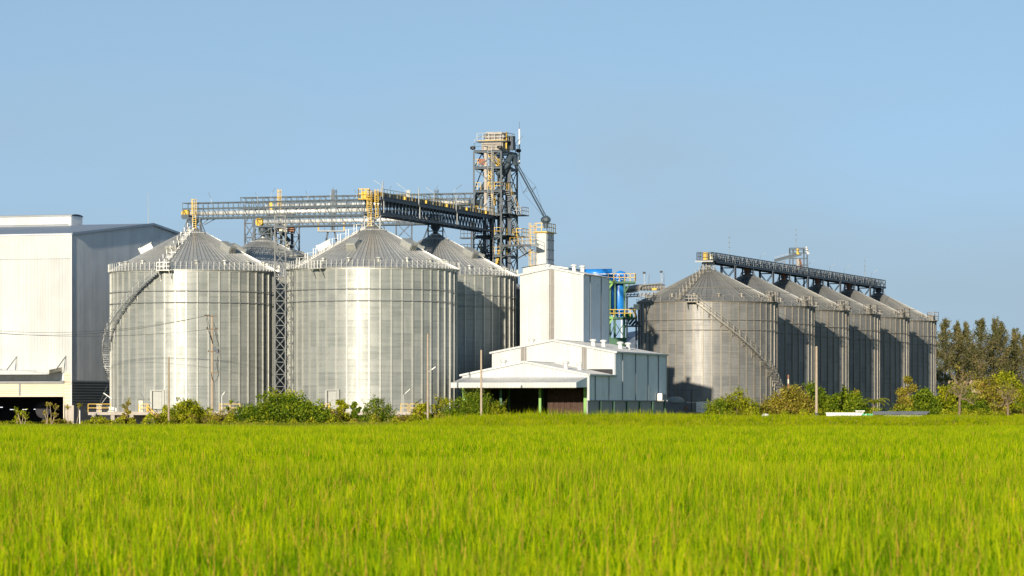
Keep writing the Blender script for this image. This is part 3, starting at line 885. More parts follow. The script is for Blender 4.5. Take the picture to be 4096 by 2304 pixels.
def ladder(parent, foot, top, side, out, m, name='ladder', cage=True, w=.5, cage_from=2.2):
    """side: unit vector along the rungs, out: unit vector away from the wall"""
    foot = Vector(foot); top = Vector(top); b = MB()
    L = (top - foot).length; u = (top - foot) / L
    for s in (-w / 2, w / 2): b.bar(foot + side * s, top + side * s, .07)
    for k in range(int(L / .3)): b.bar(foot + u * (.3 * k + .15) - side * (w / 2), foot + u * (.3 * k + .15) + side * (w / 2), .05)
    if cage:
        z = cage_from
        while z < L + .01:
            c = foot + u * z; pts = []
            for a in range(9):
                t = math.pi * a / 8
                pts.append(c + side * (math.cos(t) * w * .75) + out * (math.sin(t) * w * 1.35))
            for p, q in zip(pts[:-1], pts[1:]): b.bar(p, q, .03, .06)
            z += 1.0
        for a in (0, 2, 4, 6, 8):
            t = math.pi * a / 8; o = side * (math.cos(t) * w * .75) + out * (math.sin(t) * w * 1.35)
            b.bar(foot + u * cage_from + o, top + o, .035)
    return b.build(name, m, parent)

TH = R(18.5)
U = Vector((math.sin(TH), math.cos(TH), 0)); V = Vector((math.cos(TH), -math.sin(TH), 0)); UP = Vector((0, 0, 1))

# gallery A: over the two front silos
A0 = (X(742, 521.3), 521.3); A1 = (X(1478, 511.1), 511.1)
th = thing('conveyor_gallery', 'grey green lattice gallery with silver tube joining the two front silo tops', 'conveyor', (*A0, GA_B))
d, s = gallery(th, A0, A1, 2.0, [GA_B, 31.45, 32.25], 36, M['steel'], [.20, .10, .10], .07, 'H', 31.45)
a0 = Vector((*A0, 30.75)) + s * .3; a1 = Vector((*A1, 30.75)) + s * .3
MB().tube(a0 + d * 1.0, a1, .33, n=14).build('conveyor_tube', M['silver_pipe'], th, True)
MB().box((a0 + a1) / 2 - s * .9 + UP * -.55, (a1 - a0).length, .8, .06, d, s).build('walkway_grating', M['steel'], th)
MB().tube(a0 - s * .5 + d * .2, a0 + s * .3 + d * .2, .62, n=16).build('drive_guard', M['yellow'], th)
MB().box(a0 + d * .4 - UP * .4, 1.2, 1.4, .5, d, s).build('drive_bed', M['steel'], th)
bar_obj('knee_brace', (*(Vector(A0) + Vector((d.x, d.y)) * 3.8), GA_B), at(812, 896, 520), .1, .1, M['steel'], th)
bar_obj('knee_brace', (*(Vector(A0) + Vector((d.x, d.y)) * 5.0), GA_B), at(818, 899, 520), .1, .1, M['steel'], th)
ladder(th, at(777, 915, 518.5), at(777, 796, 518.5), V, -U, M['yellow'])
ladder(th, at(1478, 906, 508.5), at(1478, 762, 508.5), V, -U, M['yellow'])
# gallery B: over the two rear silos
B0 = (X(1032, 547.3), 547.3); B1 = (X(1762, 537.7), 537.7)
th = thing('conveyor_gallery', 'low grey lattice gallery with silver tube running behind to the shaded silo top', 'conveyor', (*B0, GA_B))
d, s = gallery(th, B0, B1, 2.0, [30.15, 31.45, 32.25], 34, M['steel'], [.20, .10, .10], .07, 'H', 31.45)
b0 = Vector((*B0, 30.9)); b1 = Vector((*B1, 30.9))
MB().tube(b0 + d, b1, .34, n=14).build('conveyor_tube', M['silver_pipe'], th, True)
MB().tube(b0 - s * .6 + d * .2, b0 + s * .2 + d * .2, .62, n=16).build('drive_guard', M['yellow'], th)
MB().box((b0 + b1) / 2 - UP * .7, (b1 - b0).length, 1.6, .06, d, s).build('walkway_grating', M['steel'], th)
# hanging platform under B, yellow ended, on a splayed trestle
pc = at(1325, 925, 560)
t2 = thing('trestle_platform', 'small hanging platform with yellow posts on two splayed legs above the front silo', 'platform', (pc.x, pc.y, 20))
MB().box(pc, 4.2, 1.6, .18).build('deck', M['steel_light'], t2)
for sx in (-1, 1):
    MB().rail([pc + Vector((sx * 2.0, -.8, .1)), pc + Vector((sx * 2.0, .8, .1))], 1.6, .8, .06).build('railing', M['yellow'], t2)
    bar_obj('splayed_leg', pc + Vector((sx * .5, 0, 0)), pc + Vector((sx * 2.3, 0, -9)), .28, .28, M['steel_dark'], t2)
MB().rail([pc + Vector((-2, -.8, .1)), pc + Vector((2, -.8, .1))], 1.5, 1.0, .035).build('railing', M['steel'], t2)
bar_obj('hanger', pc + Vector((.3, 0, 0)), pc + Vector((.3, 0, 6.5)), .5, .5, M['steel'], t2)

# gallery C: high, far back, running to the elevator tower
C0 = (X(972, 577), 577); C1 = (X(1895, 564.5), 564.5)
th = thing('conveyor_gallery', 'high grey lattice gallery at the back, leading to the elevator tower', 'conveyor', (*C0, 34.6))
d, s = gallery(th, C0, C1, 2.2, [34.55, 35.5, 36.3], 40, M['steel'], [.22, .10, .12], .08, 'H', 36.3)
c0 = Vector((*C0, 34.95)); c1 = Vector((*C1, 34.95))
MB().tube(c0 + d * 4, c1, .34, n=14).build('conveyor_tube', M['silver_pipe'], th, True)
MB().box((c0 + c1) / 2 - UP * .4, (c1 - c0).length, 1.8, .06, d, s).build('walkway_grating', M['steel'], th)
for px in (1118, 1341, 1747):
    p = at(px, 795, 565); ladder(th, (p.x, p.y, 33.0), (p.x, p.y, 37.0), V, -U, M['yellow'] if px == 1118 else M['steel'], 'caged_ladder', True, .42, 1.6)
for px in (1083,):
    p = at(px, 822, 562); MB().box(p, .5, .5, 1.3).build('drive_guard', M['yellow'], th)

def trestle(label, pxa, pxb, d, ztop, m, zlow, group, step=2.3, w=.16, dep=None, gz=0.0):
    xa, xb = X(pxa, d), X(pxb, d); dp = dep or (xb - xa)
    th = thing('lattice_tower', label, 'tower', ((xa + xb) / 2, d + dp / 2, gz), group)
    cs = [Vector((xa, d, 0)), Vector((xb, d, 0)), Vector((xb, d + dp, 0)), Vector((xa, d + dp, 0))]
    n = max(2, round((ztop - zlow) / step))
    for c in cs: bar_obj('leg', c + UP * gz, c + UP * ztop, w, w, m, th)
    for k in range(n + 1):
        z = zlow + (ztop - zlow) * k / n
        for i in range(4):
            p, q = cs[i], cs[(i + 1) % 4]
            bar_obj('ring_beam', p + UP * z, q + UP * z, w * .7, w * .7, m, th)
            if k < n:
                z2 = zlow + (ztop - zlow) * (k + 1) / n
                a, b_ = (z, z2) if (k + i) % 2 else (z2, z)
                bar_obj('diagonal', p + UP * a, q + UP * b_, w * .55, w * .55, m, th)
                if i in (0, 2): bar_obj('diagonal', p + UP * b_, q + UP * a, w * .45, w * .45, m, th)
    return th
trestle('grey lattice support tower under the left end of the high gallery', 978, 1014, 574, 34.4, M['steel_dark'], 16, 'support towers under the high gallery')
trestle('dark lattice support tower rising behind the rear silo cone', 1164, 1196, 571, 34.4, M['steel_dark'], 16, 'support towers under the high gallery')
trestle('dark lattice support tower seen between two front silo cones', 1584, 1646, 567, 34.4, M['steel_dark'], 14, 'support towers under the high gallery', 2.6)
lm = trestle('slim pale lattice mast standing in the gap between the two front silos', 1098, 1141, 503, 29.6, M['steel_mid'], .3, None, 1.75, .09, 1.6)
# elevator machinery on the rear silo top
mc = at(1120, 935, 556)
th = thing('bucket_elevator', 'dark bucket elevator frame with cream casings rising beside the rear silo top', 'elevator', (mc.x, mc.y, 0))
cs = [mc + Vector((sx * 1.9, sy * 1.5, 0)) for sx, sy in ((-1, -1), (1, -1), (1, 1), (-1, 1))]
for i in range(4):
    p, q = cs[i], cs[(i + 1) % 4]
    bar_obj('leg', Vector((p.x, p.y, 0)), Vector((p.x, p.y, 33.5)), .22, .22, M['steel_dark'], th)
    for k, z in enumerate((22.5, 25, 27.5, 30, 32.5)):
        bar_obj('ring_beam', Vector((p.x, p.y, z)), Vector((q.x, q.y, z)), .18, .2, M['steel_dark'], th)
        if k < 4: bar_obj('diagonal', Vector((p.x, p.y, z)), Vector((q.x, q.y, z + 2.5)), .1, .1, M['steel_dark'], th)
for sx in (-.7, .2, .9): bar_obj('casing', Vector((mc.x + sx, mc.y, 0)), Vector((mc.x + sx, mc.y, 33)), .4, .5, M['steel_dark'] if sx != .2 else M['cream'], th)
for (px, py, w_, h_, m_) in ((1133, 915, 1.2, 1.7, 'cream'), (1070, 925, 1.6, .9, 'steel'), (1110, 905, 1.0, .8, 'steel_dark'), (1165, 918, .9, .6, 'rust'), (1150, 975, .6, 1.9, 'cream')):
    MB().box(at(px, py, 553.5), w_, 1.0, h_).build('machine_box', M[m_], th)
for (a, b_) in (((1075, 935), (1130, 900)), ((1160, 965), (1125, 925)), ((1088, 955), (1060, 925))):
    MB().tube(at(*a, 553), at(*b_, 553), .25, n=10).build('chute', M['steel'], th)
for z in (26.5, 29.5): MB().rail([mc.xy.to_3d() + Vector((-3.2, -2.0, z)), mc.xy.to_3d() + Vector((2.4, -2.0, z))], 1.2, 1.0, .04).box(mc.xy.to_3d() + Vector((-.4, -1.7, z)), 5.6, .9, .12).build('gallery_deck', M['steel'], th)
ladder(th, at(1082, 948, 552), at(1082, 900, 552), V, -U, M['yellow'])

# gallery D: dark truss from the front silo over the shaded silo to the tower
D0 = (X(1487, 509), 509); D1 = (X(1955, 562), 562)
th = thing('conveyor_gallery', 'dark blue truss bridge with yellow handrails from front silo to elevator tower', 'conveyor', (*D0, 30))
d, s = gallery(th, D0, D1, 2.4, [30.15, 32.25], 36, M['steel_dark'], [.26, .34], .11, 'V')
k0 = Vector((*D0, 32.55)); k1 = Vector((*D1, 32.55))
MB().box((k0 + k1) / 2, (k1 - k0).length, 2.9, .10, d, s).build('deck_plate', M['steel_dark'], th)
for q in (-1.4, 1.4):
    MB().rail([k0 + s * q, k1 + s * q], 1.1, 1.4, .03).build('handrail', M['yellow'] if q > 0 else M['steel'], th)
MB().box((k0 + k1) / 2 + UP * .45, (k1 - k0).length - 2, .9, .5, d, s).build('belt_trough', M['steel'], th)
for k in range(17):
    p = k0.lerp(k1, (k + .5) / 17)
    MB().box(p + s * 1.1 + UP * .4, .3, .25, .5, d, s).build('idler_guard', M['steel'] if k % 3 else M['yellow'], th)
for t_ in (.01, .30, .62):
    p = k0.lerp(k1, t_) + s * 1.45
    b = MB().path([p + UP * 2.2, p - UP * .2, p + d * .5 - UP * .6, p + d * .5 - UP * 2.3], .09)
    b.build('conduit', M['steel_light'], th)
MB().box(at(1633, 778, 527), .55, .5, 1.3).build('junction_box', M['steel_light'], th)
cg = at(1459, 776, 509)
MB().rail([cg + Vector((-.9, -.6, -.7)), cg + Vector((.7, -.6, -.7)), cg + Vector((.7, .9, -.7)), cg + Vector((-.9, .9, -.7)), cg + Vector((-.9, -.6, -.7))], 1.4, .6, .035).box(cg + UP * -.75, 1.8, 1.7, .1).build('drive_cage', M['yellow'], th)
MB().box(cg + Vector((-.2, .2, -.1)), .6, .7, 1.0).build('drive_guard', M['yellow'], th)
ladder(th, at(1507, 870, 508.5), at(1507, 757, 508.5), V, -U, M['yellow'], 'caged_ladder', True, .4, 2.2)

for (gl, lst, dd) in (('tube lamp on a thin post standing on the high rear gallery', [((1084, 800), (1084, 776), (1101, 752)), ((1322, 800), (1322, 770), (1336, 748)), ((1560, 800), (1552, 766), (1566, 744)), ((1741, 790), (1741, 762), (1753, 741)), ((1816, 790), (1816, 762), (1848, 738))], 566),
                      ('tube lamp leaning left on a thin post of the front galleries', [((845, 812), (845, 800), (834, 770)), ((1232, 800), (1232, 785), (1222, 762)), ((1426, 800), (1426, 778), (1416, 757)), ((1030, 812), (1030, 788), (1020, 770))], 512),
                      ('white tube lamp reaching left above the dark truss bridge', [((1525, 775), (1525, 740), (1495, 721)), ((1620, 785), (1620, 757), (1585, 732)), ((1736, 800), (1736, 773), (1703, 750))], 522)):
    for (a, b_, c_) in lst:
        arm_lamp(gl, at(*a, dd), at(*b_, dd), at(*c_, dd), M['steel_light'], M['steel_light'] if 'white' in gl else M['steel'], gl, .045)

# ------------------------------------------------------------------ elevator tower
TC = [Vector((X(2004, 560), 560, 0))]                    # near right corner
TC = [TC[0] - V * 4.5, TC[0], TC[0] + U * 8, TC[0] - V * 4.5 + U * 8]
LV = [Z(1118, 561), Z(1025, 561), Z(947, 561), Z(860, 561), Z(766, 561), Z(672, 561), Z(607, 561)]
th = thing('elevator_tower', 'tall blue grey lattice elevator tower with yellow stairs and cream head on top', 'tower', (TC[0].x + 3, 564, 0))
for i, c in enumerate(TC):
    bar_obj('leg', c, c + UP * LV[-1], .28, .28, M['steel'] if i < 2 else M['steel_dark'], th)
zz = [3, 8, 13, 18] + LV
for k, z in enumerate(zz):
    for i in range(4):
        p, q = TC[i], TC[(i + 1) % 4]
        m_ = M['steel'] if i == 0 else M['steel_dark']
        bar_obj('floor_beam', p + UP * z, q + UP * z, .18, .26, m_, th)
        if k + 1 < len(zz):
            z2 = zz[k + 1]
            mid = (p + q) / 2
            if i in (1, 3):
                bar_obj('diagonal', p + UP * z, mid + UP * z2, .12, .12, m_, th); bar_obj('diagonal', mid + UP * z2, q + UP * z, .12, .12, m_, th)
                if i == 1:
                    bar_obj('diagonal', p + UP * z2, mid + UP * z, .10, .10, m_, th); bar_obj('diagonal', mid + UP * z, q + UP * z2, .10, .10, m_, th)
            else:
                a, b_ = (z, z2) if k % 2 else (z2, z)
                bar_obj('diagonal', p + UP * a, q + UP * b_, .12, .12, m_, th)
def tp(a, b_, z): return TC[1] + V * a + U * b_ + UP * z         # tower frame: a <= 0, b >= 0
for k, z in enumerate(LV):
    MB().box(tp(-2.25 + (.6 if k in (2, 3) else 0), 4, z + .22), 4.6 + (.8 if k in (2, 3) else 0), 8.1, .08, V, U).build('floor_grating', M['steel_dark'], th)
    pts = [tp(-4.4 if k == 6 else -2.2, -.1, z + .26), tp(.1, -.1, z + .26), tp(.1, 8, z + .26)]
    MB().rail(pts, 1.15, 1.3, .03).build('railing', M['yellow'] if k in (1, 2, 4) else M['steel'], th)
    if k in (3, 4, 5): MB().rail([tp(-4.5, .1, z + .26), tp(-3.4, .1, z + .26)], 1.15, .5, .03).build('railing', M['yellow'], th)
# outrigger landings and stairs on the right face
for k in (2, 3):
    z = LV[k]
    MB().box(tp(.9, 6.5, z + .2), 2.0, 3.6, .14, V, U).build('landing', M['steel_dark'], th)
    MB().rail([tp(.1, 4.8, z + .3), tp(1.85, 4.8, z + .3), tp(1.85, 8.2, z + .3)], 1.15, .9, .04).build('railing', M['yellow'] if k == 2 else M['steel_light'], th)
for (ka, a0, b0, kb, a1, b1, m_) in ((3, .6, 6.8, 4, .35, 1.6, 'steel'), (2, .6, 6.4, 3, .35, 1.8, 'steel'), (1, 1.6, 8.6, 2, .5, 3.2, 'yellow')):
    p, q = tp(a0, b0, LV[ka] + .3), tp(a1, b1, LV[kb] + .3)
    b = MB(); dd = V
    for s_ in (-.35, .35): b.bar(p + dd * s_, q + dd * s_, .07, .2)
    n = 13
    for j in range(n): b.box(p.lerp(q, (j + .5) / n), .7, .28, .05, dd, U)
    b.build('stair_flight', M['steel_light'], th)
    b = MB()
    for s_ in (-.38, .38):
        b.bar(p + dd * s_ + UP, q + dd * s_ + UP, .06).bar(p + dd * s_ + UP * .5, q + dd * s_ + UP * .5, .05)
        for j in range(5): b.bar(p.lerp(q, j / 4) + dd * s_, p.lerp(q, j / 4) + dd * s_ + UP, .05)
    b.build('stair_handrail', M['yellow'] if m_ == 'yellow' or ka == 3 else M['steel_light'], th)
# inner stairs, yellow, between upper floors on the front face
for (za, zb, a0, a1) in ((LV[4] + 2.1, LV[4] + 4.0, -1.9, -3.6), (LV[5], LV[6] - .3, -.6, -2.6), (LV[4] - 2.2, LV[4] + 1.6, -1.4, -2.4), (LV[0], LV[1], -1.8, -.6), (LV[1], LV[1] + 1.6, -3.2, -3.9)):
    p, q = tp(a0, 1.2, za), tp(a1, 1.2, zb); b = MB()
    for j in range(9): b.box(p.lerp(q, (j + .5) / 9), .3, .8, .05, V, U)
    for y in (-.42, .42):
        b.bar(p + U * y, q + U * y, .06, .18)
        for hh in (.55, 1.05): b.bar(p + U * y + UP * hh, q + U * y + UP * hh, .07)
        for j in range(5): b.bar(p.lerp(q, j / 4) + U * y, p.lerp(q, j / 4) + U * y + UP * 1.05, .06)
    b.build('stair_flight', M['yellow'], th)
# elevator casings
for (a, b_, w_, m_, zb, zt) in ((-2.75, .5, .42, 'concrete', 0, LV[6] + 1), (-1.2, 3.2, 1.0, 'steel_dark', 0, LV[5] + 2), (.0, 3.5, .9, 'steel_dark', 0, LV[5] + 1), (-3.2, 5, .8, 'steel_dark', 0, LV[6])):
    bar_obj('elevator_casing', tp(a, b_, zb), tp(a, b_, zt), w_, .8, M[m_], th)
for k in range(8):
    z = LV[0] - 2 + k * 2.9
    MB().box(tp(-.6, 3.3, z), 2.3, 1.1, .16, V, U).build('casing_flange', M['steel'], th)
# front ladder and cable tray
ladder(th, tp(-1.75, -.35, LV[2] - .5), tp(-1.75, -.35, LV[6] + .6), V, -U, M['steel_light'], 'front_ladder', False, .62)
b = MB(); z0 = LV[0] - 3
while z0 < LV[2]:
    b.box(tp(-1.85, -.4, z0), .5, .1, .12, V, U); z0 += .3
b.bar(tp(-2.05, -.4, LV[0] - 3), tp(-2.05, -.4, LV[3]), .16).bar(tp(-1.65, -.4, LV[0] - 3), tp(-1.65, -.4, LV[3]), .16)
b.build('cable_tray', M['black'], th)
MB().path([tp(-1.2, -.35, LV[0] - 3), tp(-1.2, -.35, LV[6])], .07).build('conduit', M['steel_light'], th)
# chutes under the head
for (a, b_, r_) in ((tp(-2.2, 1.5, LV[5] - 1), tp(-5.2, 1.5, LV[4] - 1.5), .34), (tp(-1.8, 1.2, LV[5] - 1.8), tp(-4.0, 1.0, LV[4] - 1.0), .26), (tp(-1.6, 2.0, LV[5] - 2.2), tp(-3.6, 2, LV[3] + 2), .28),
                    (tp(.3, 2.5, LV[5] + .8), tp(-.6, 2.2, LV[4] + 2.3), .42), (tp(.4, 3.5, LV[5] + 2.0), tp(.3, 2.5, LV[5] + .8), .42), (tp(-3.7, 1.5, LV[4] - 1), tp(-3.7, 1.2, LV[3] + 1.2), .35),
                    (tp(-1.0, 1.0, LV[5] - 1.0), tp(.4, 2.2, LV[5] + .6), .38)):
    MB().tube(a, b_, r_, n=12).build('chute', M['steel'], th, False)
MB().lathe(tp(-5.0, 1.5, LV[4] - 2.9), [(.35, 0), (.9, 1.1), (.9, 1.7)], 12).build('hopper', M['steel'], th)
MB().box(tp(-3.2, .4, LV[5] + 1.0), 1.0, .7, .9, V, U).build('gear_motor', M['rust'], th)
MB().box(tp(-2.9, 1.2, LV[5] + 1.9), .45, .5, .9, V, U).build('gear_guard', M['red'], th)
# head
hz = LV[6]
MB().box(tp(-1.7, 2.5, hz + .85), 3.6, 3.4, 1.5, V, U).build('head_base', M['concrete'], th)
MB().box(tp(-1.7, 2.5, hz + 1.65), 5.0, 4.4, .14, V, U).build('head_platform', M['steel'], th)
MB().box(tp(-1.7, .28, hz + 1.78), 4.6, .05, .08, V, U).build('platform_edge', M['yellow'], th)
b = MB()
for (zz_, w_) in ((2.0, 3.1), (2.45, 3.3), (2.85, 2.7)): b.box(tp(-1.6, 2.5, hz + zz_), w_, 2.6, .6, V, U)
b.build('head_cover', M['concrete'], th)
MB().rail([tp(-4.1, .35, hz + 1.75), tp(.7, .35, hz + 1.75), tp(.7, 4.6, hz + 1.75)], 1.2, 1.0, .04).build('railing', M['steel_light'], th)
MB().box(tp(.7, 3.2, hz + 1.5), .8, 1.2, 2.2, V, U).build('drive_unit', M['steel_dark'], th)
MB().box(tp(.5, 1.2, hz + 1.8), .2, .3, 2.6, V, U).build('drive_guard', M['yellow'], th)
for (a, b_) in ((-4.6, -.2), (-.1, -.3), (.3, 7.8)): MB().lathe(tp(a, b_, hz + .55), [(.05, -.25), (.42, -.1), (.42, .25), (.1, .35), (0, .35)], 10).build('flood_lamp', M['black'], th)
# lower service deck on the left of the tower, carrying the truss bridge end
for k, z in enumerate((LV[2] - .2, LV[1] + .6)):
    MB().box(tp(-4.2, -.2, z), 4.6, 1.6, .2, V, U).rail([tp(-6.4, -.9, z + .1), tp(-2.4, -.9, z + .1)], 1.15, .55, .05).build('service_deck', M['steel_dark'], th)
bar_obj('service_post', tp(-4.6, -.8, 10), tp(-4.6, -.8, LV[3] - 1), .3, .3, M['steel_dark'], th)
bar_obj('service_post', tp(-2.6, -.8, 10), tp(-2.6, -.8, LV[3] - 1), .3, .3, M['steel_dark'], th)
bar_obj('service_brace', tp(-4.6, -.8, LV[1] + .4), tp(-2.7, -.8, LV[1] - 1.2), .16, .16, M['steel'], th)
arm_lamp('thin lamp reaching right over the roof edge of the elevator tower, left side', tp(-4.4, 0, hz), tp(-4.4, 0, hz + 1.9), tp(-4.4, 0, hz + 1.9) + Vector((2.2, 0, 1.1)), M['steel_light'], M['steel'], None)
arm_lamp('thin lamp on the elevator tower roof next to the white antenna', tp(.2, 6.6, hz), tp(.2, 6.6, hz + 1.7), tp(.2, 6.6, hz + 1.7) + Vector((1.2, 0, 1.2)), M['steel'], M['steel'], None)
# antenna
ap = tp(.35, 8.1, 0)
th = thing('antenna_mast', 'slim white antenna strapped to the top corner of the elevator tower', 'antenna', (ap.x, ap.y, Z(660, 567)))
MB().tube((ap.x, ap.y, Z(655, 567)), (ap.x, ap.y, Z(515, 567)), .13, n=8).build('antenna_tube', M['white'], th)
MB().tube((ap.x, ap.y, Z(515, 567)), (ap.x, ap.y, Z(486, 567)), .03, n=6).build('antenna_tip', M['steel'], th)
for py in (650, 620): MB().box((ap.x - .15, ap.y, Z(py, 567)), .5, .3, .25).build('clamp', M['white'], th)

# spout from tower to the mill head
S0, S1 = tp(.9, 4.5, Z(655, 563)), None
S1 = at(2180, 874, 545)
th = thing('grain_spout', 'long slanting grey spout pipe from elevator tower down to the mill head', 'spout', tuple(S1))
dd = (S1 - S0).normalized()
MB().tube(S0, S1, .12, n=10).tube(S0 + Vector((.28, 0, .16)), S1 + Vector((.28, 0, .16)), .08, n=8).build('spout_pipe', M['steel'], th)
sm = S0.lerp(S1, .48); nn = Vector((dd.z, 0, -dd.x)).normalized() * -1
b = MB()
for q in (-1.1, 1.1): b.bar(sm, sm + nn * q, .06); b.bar(sm + nn * q, S0, .025); b.bar(sm + nn * q, S1, .025)
b.bar(sm + nn * 1.1, sm + dd * 1.2, .05).bar(sm - nn * 1.1, sm - dd * 1.2, .05)
b.build('tension_stay', M['steel'], th)
MB().bar(S0 + Vector((-.5, 0, 1.4)), S0 + dd * .6, .6, .6).build('spout_inlet', M['steel'], th)
MB().lathe(at(2183, 897, 545), [(.35, -.6), (.4, .1), (.75, .5), (.75, .9), (.3, 1.3), (0, 1.3)], 10).build('spout_hood', M['steel'], th)
# foot bridge between tower and mill head
th = thing('foot_bridge', 'narrow pale foot bridge with braces from elevator tower to mill head', 'bridge', tuple(at(2070, 990, 575)))
p0, p1 = at(2010, 983, 561), at(2140, 981, 544)
dv = (p1 - p0).normalized(); sv = Vector((dv.y, -dv.x, 0))
MB().box((p0 + p1) / 2, (p1 - p0).length, 1.3, .3, dv, sv).build('bridge_deck', M['steel_light'], th)
for q in (-.6, .6): MB().rail([p0.lerp(p1, .35) + sv * q + UP * .15, p1 + sv * q + UP * .15], 1.1, 2.5, .025).build('handrail', M['yellow'] if q > 0 else M['steel_light'], th)
for (a, b_) in (((2010, 1030), (2085, 986)), ((2070, 1034), (2130, 1000))): bar_obj('bridge_brace', at(*a, 560), at(*b_, 550), .14, .14, M['steel_light'], th)

# ------------------------------------------------------------------ corrugated cladding
def lerp(a, b, t): return a + (b - a) * t
def corr(A, B, C, D, nrm, pitch, depth, t0=0.0, t1=1.0):
    """ribbed sheet over the quad A-B (foot or eave) / D-C (head or ridge); ribs run from A-B to D-C"""
    b = MB(); A, B, C, D = map(Vector, (A, B, C, D)); nrm = Vector(nrm)
    L = max((B - A).length, (C - D).length) * (t1 - t0)
    n = max(2, int(L / pitch)); prof = [(0, 0), (.35, 0), (.5, 1), (.85, 1)]
    ts = [(t0 + (t1 - t0) * (k + q) / n, h) for k in range(n) for q, h in prof] + [(t1, 0)]
    for t, h in ts:
        b.v.append(tuple(lerp(A, B, t) + nrm * (depth * h))); b.v.append(tuple(lerp(D, C, t) + nrm * (depth * h)))
    for k in range(len(ts) - 1): b.f.append((2 * k, 2 * k + 2, 2 * k + 3, 2 * k + 1))
    return b
def clad(th, name, A, B, C, D, nrm, np_, m, pitch=.40, depth=.055):
    """cladding split into sheets, one object each, every second sheet a few mm proud"""
    nrm = Vector(nrm)
    for k in range(np_):
        o = nrm * (.004 * (k % 2))
        corr(Vector(A) + o, Vector(B) + o, Vector(C) + o, Vector(D) + o, nrm, pitch, depth, k / np_, (k + 1) / np_).build(name, m, th)

# ------------------------------------------------------------------ warehouse on the left
WT = R(18.5); wu = Vector((math.sin(WT), math.cos(WT), 0)); wv = Vector((math.cos(WT), -math.sin(WT), 0))
WO = Vector((X(286, 535), 535, 0))
def wp(a, b_, z): return WO + wv * a + wu * b_ + UP * z     # a <= 0 along the front, b into depth
WE, WR_, WD, WL = Z(936, 535), 31.3, 58.2, 46.0
th = thing('warehouse', 'huge pale steel warehouse with a ridge monitor and a dark loading door', 'warehouse', tuple(WO))
zA, zB = 4.2, 6.9          # door head, foot of the upright ribs
zS, zC = 6.55, 2.85          # gable: bottom of ribs, top of concrete
# gable end (shaded), two halves so that the ridge is a corner
H2 = WD / 2
clad(th, 'gable_panel', wp(0, 0, zS), wp(0, H2, zS), wp(0, H2, WR_), wp(0, 0, WE), wv, 14, M['wh_side'], .30, .05)
clad(th, 'gable_panel', wp(0, H2, zS), wp(0, WD, zS), wp(0, WD, WE), wp(0, H2, WR_), wv, 14, M['wh_side'], .30, .05)
# horizontal sheets below, concrete plinth
for k in range(9):
    z0 = zC + (zS - zC) * k / 9; z1 = zC + (zS - zC) * (k + 1) / 9
    MB().quad(wp(.02, 0, z0), wp(.02, WD, z0), wp(.16, WD, (z0 + z1) / 2), wp(.16, -.16, (z0 + z1) / 2)).quad(wp(.16, -.16, (z0 + z1) / 2), wp(.16, WD, (z0 + z1) / 2), wp(.02, WD, z1), wp(.02, 0, z1)).build('plinth_sheet', M['dark_sheet'], th)
MB().box(wp(-.15, WD / 2, zC / 2), .3, WD, zC, wv, wu).build('plinth_wall', M['concrete_grey'], th)
bar_obj('corner_post', wp(-.3, .0, 0), wp(-.3, .0, zC), 1.3, .7, M['concrete'], th)
# front wall (sunlit) above the door
clad(th, 'wall_panel', wp(-WL, 0, zB + .8), wp(-.05, 0, zB + .8), wp(-.05, 0, WE - 3.7), wp(-WL, 0, WE - 3.7), -wu, 20, M['white_sheet'], .42, .06)
clad(th, 'wall_panel', wp(-WL, 0, WE - 3.66), wp(-.05, 0, WE - 3.66), wp(-.05, 0, WE), wp(-WL, 0, WE), -wu, 20, M['white_sheet'], .42, .06)
bar_obj('corner_flashing', wp(-.02, -.06, zC), wp(-.02, -.06, WE), .22, .22, M['white_sheet'], th)
bar_obj('eave_flashing', wp(-WL, -.12, WE + .02), wp(.1, -.12, WE + .02), .3, .22, M['white_sheet_shade'], th)
# recessed strip and gutter under the canopy
clad(th, 'recess_panel', wp(-WL, .3, zB - .35), wp(-1.0, .3, zB - .35), wp(-1.0, .3, zB + .85), wp(-WL, .3, zB + .85), -wu, 20, M['wh_side'], .25, .04)
bar_obj('gutter', wp(-WL, -.1, zB - .55), wp(-1.1, -.1, zB - .55), .5, .42, M['steel_light'], th)
for k in range(6):
    z0 = zA + (zB - .75 - zA) * k / 6; z1 = zA + (zB - .75 - zA) * (k + 1) / 6
    for (a0, a1) in ((-WL, -8.6), (-8.4, -1.2)):
        MB().quad(wp(a0, -.05, z0), wp(a1, -.05, z0), wp(a1, -.17, (z0 + z1) / 2), wp(a0, -.17, (z0 + z1) / 2)).quad(wp(a0, -.17, (z0 + z1) / 2), wp(a1, -.17, (z0 + z1) / 2), wp(a1, -.05, z1), wp(a0, -.05, z1)).build('door_head_sheet', M['cream_sheet'], th)
for k in range(10):
    z0 = zC + (zB + .8 - zC) * k / 10; z1 = zC + (zB + .8 - zC) * (k + 1) / 10
    MB().quad(wp(-1.2, -.03, z0), wp(0, -.03, z0), wp(.0, -.17, (z0 + z1) / 2), wp(-1.2, -.17, (z0 + z1) / 2)).quad(wp(-1.2, -.17, (z0 + z1) / 2), wp(0, -.17, (z0 + z1) / 2), wp(0, -.03, z1), wp(-1.2, -.03, z1)).build('jamb_sheet', M['cream_sheet'], th)
bar_obj('downpipe', wp(-8.5, -.15, zA), wp(-8.5, -.15, zB - .6), .25, .2, M['batten'], th)
bar_obj('door_frame', wp(-1.2, -.1, .4), wp(-1.2, -.1, zA), .14, .3, M['cream_sheet'], th)
bar_obj('door_frame', wp(-WL, -.1, zA), wp(-1.13, -.1, zA), .3, .14, M['cream_sheet'], th)
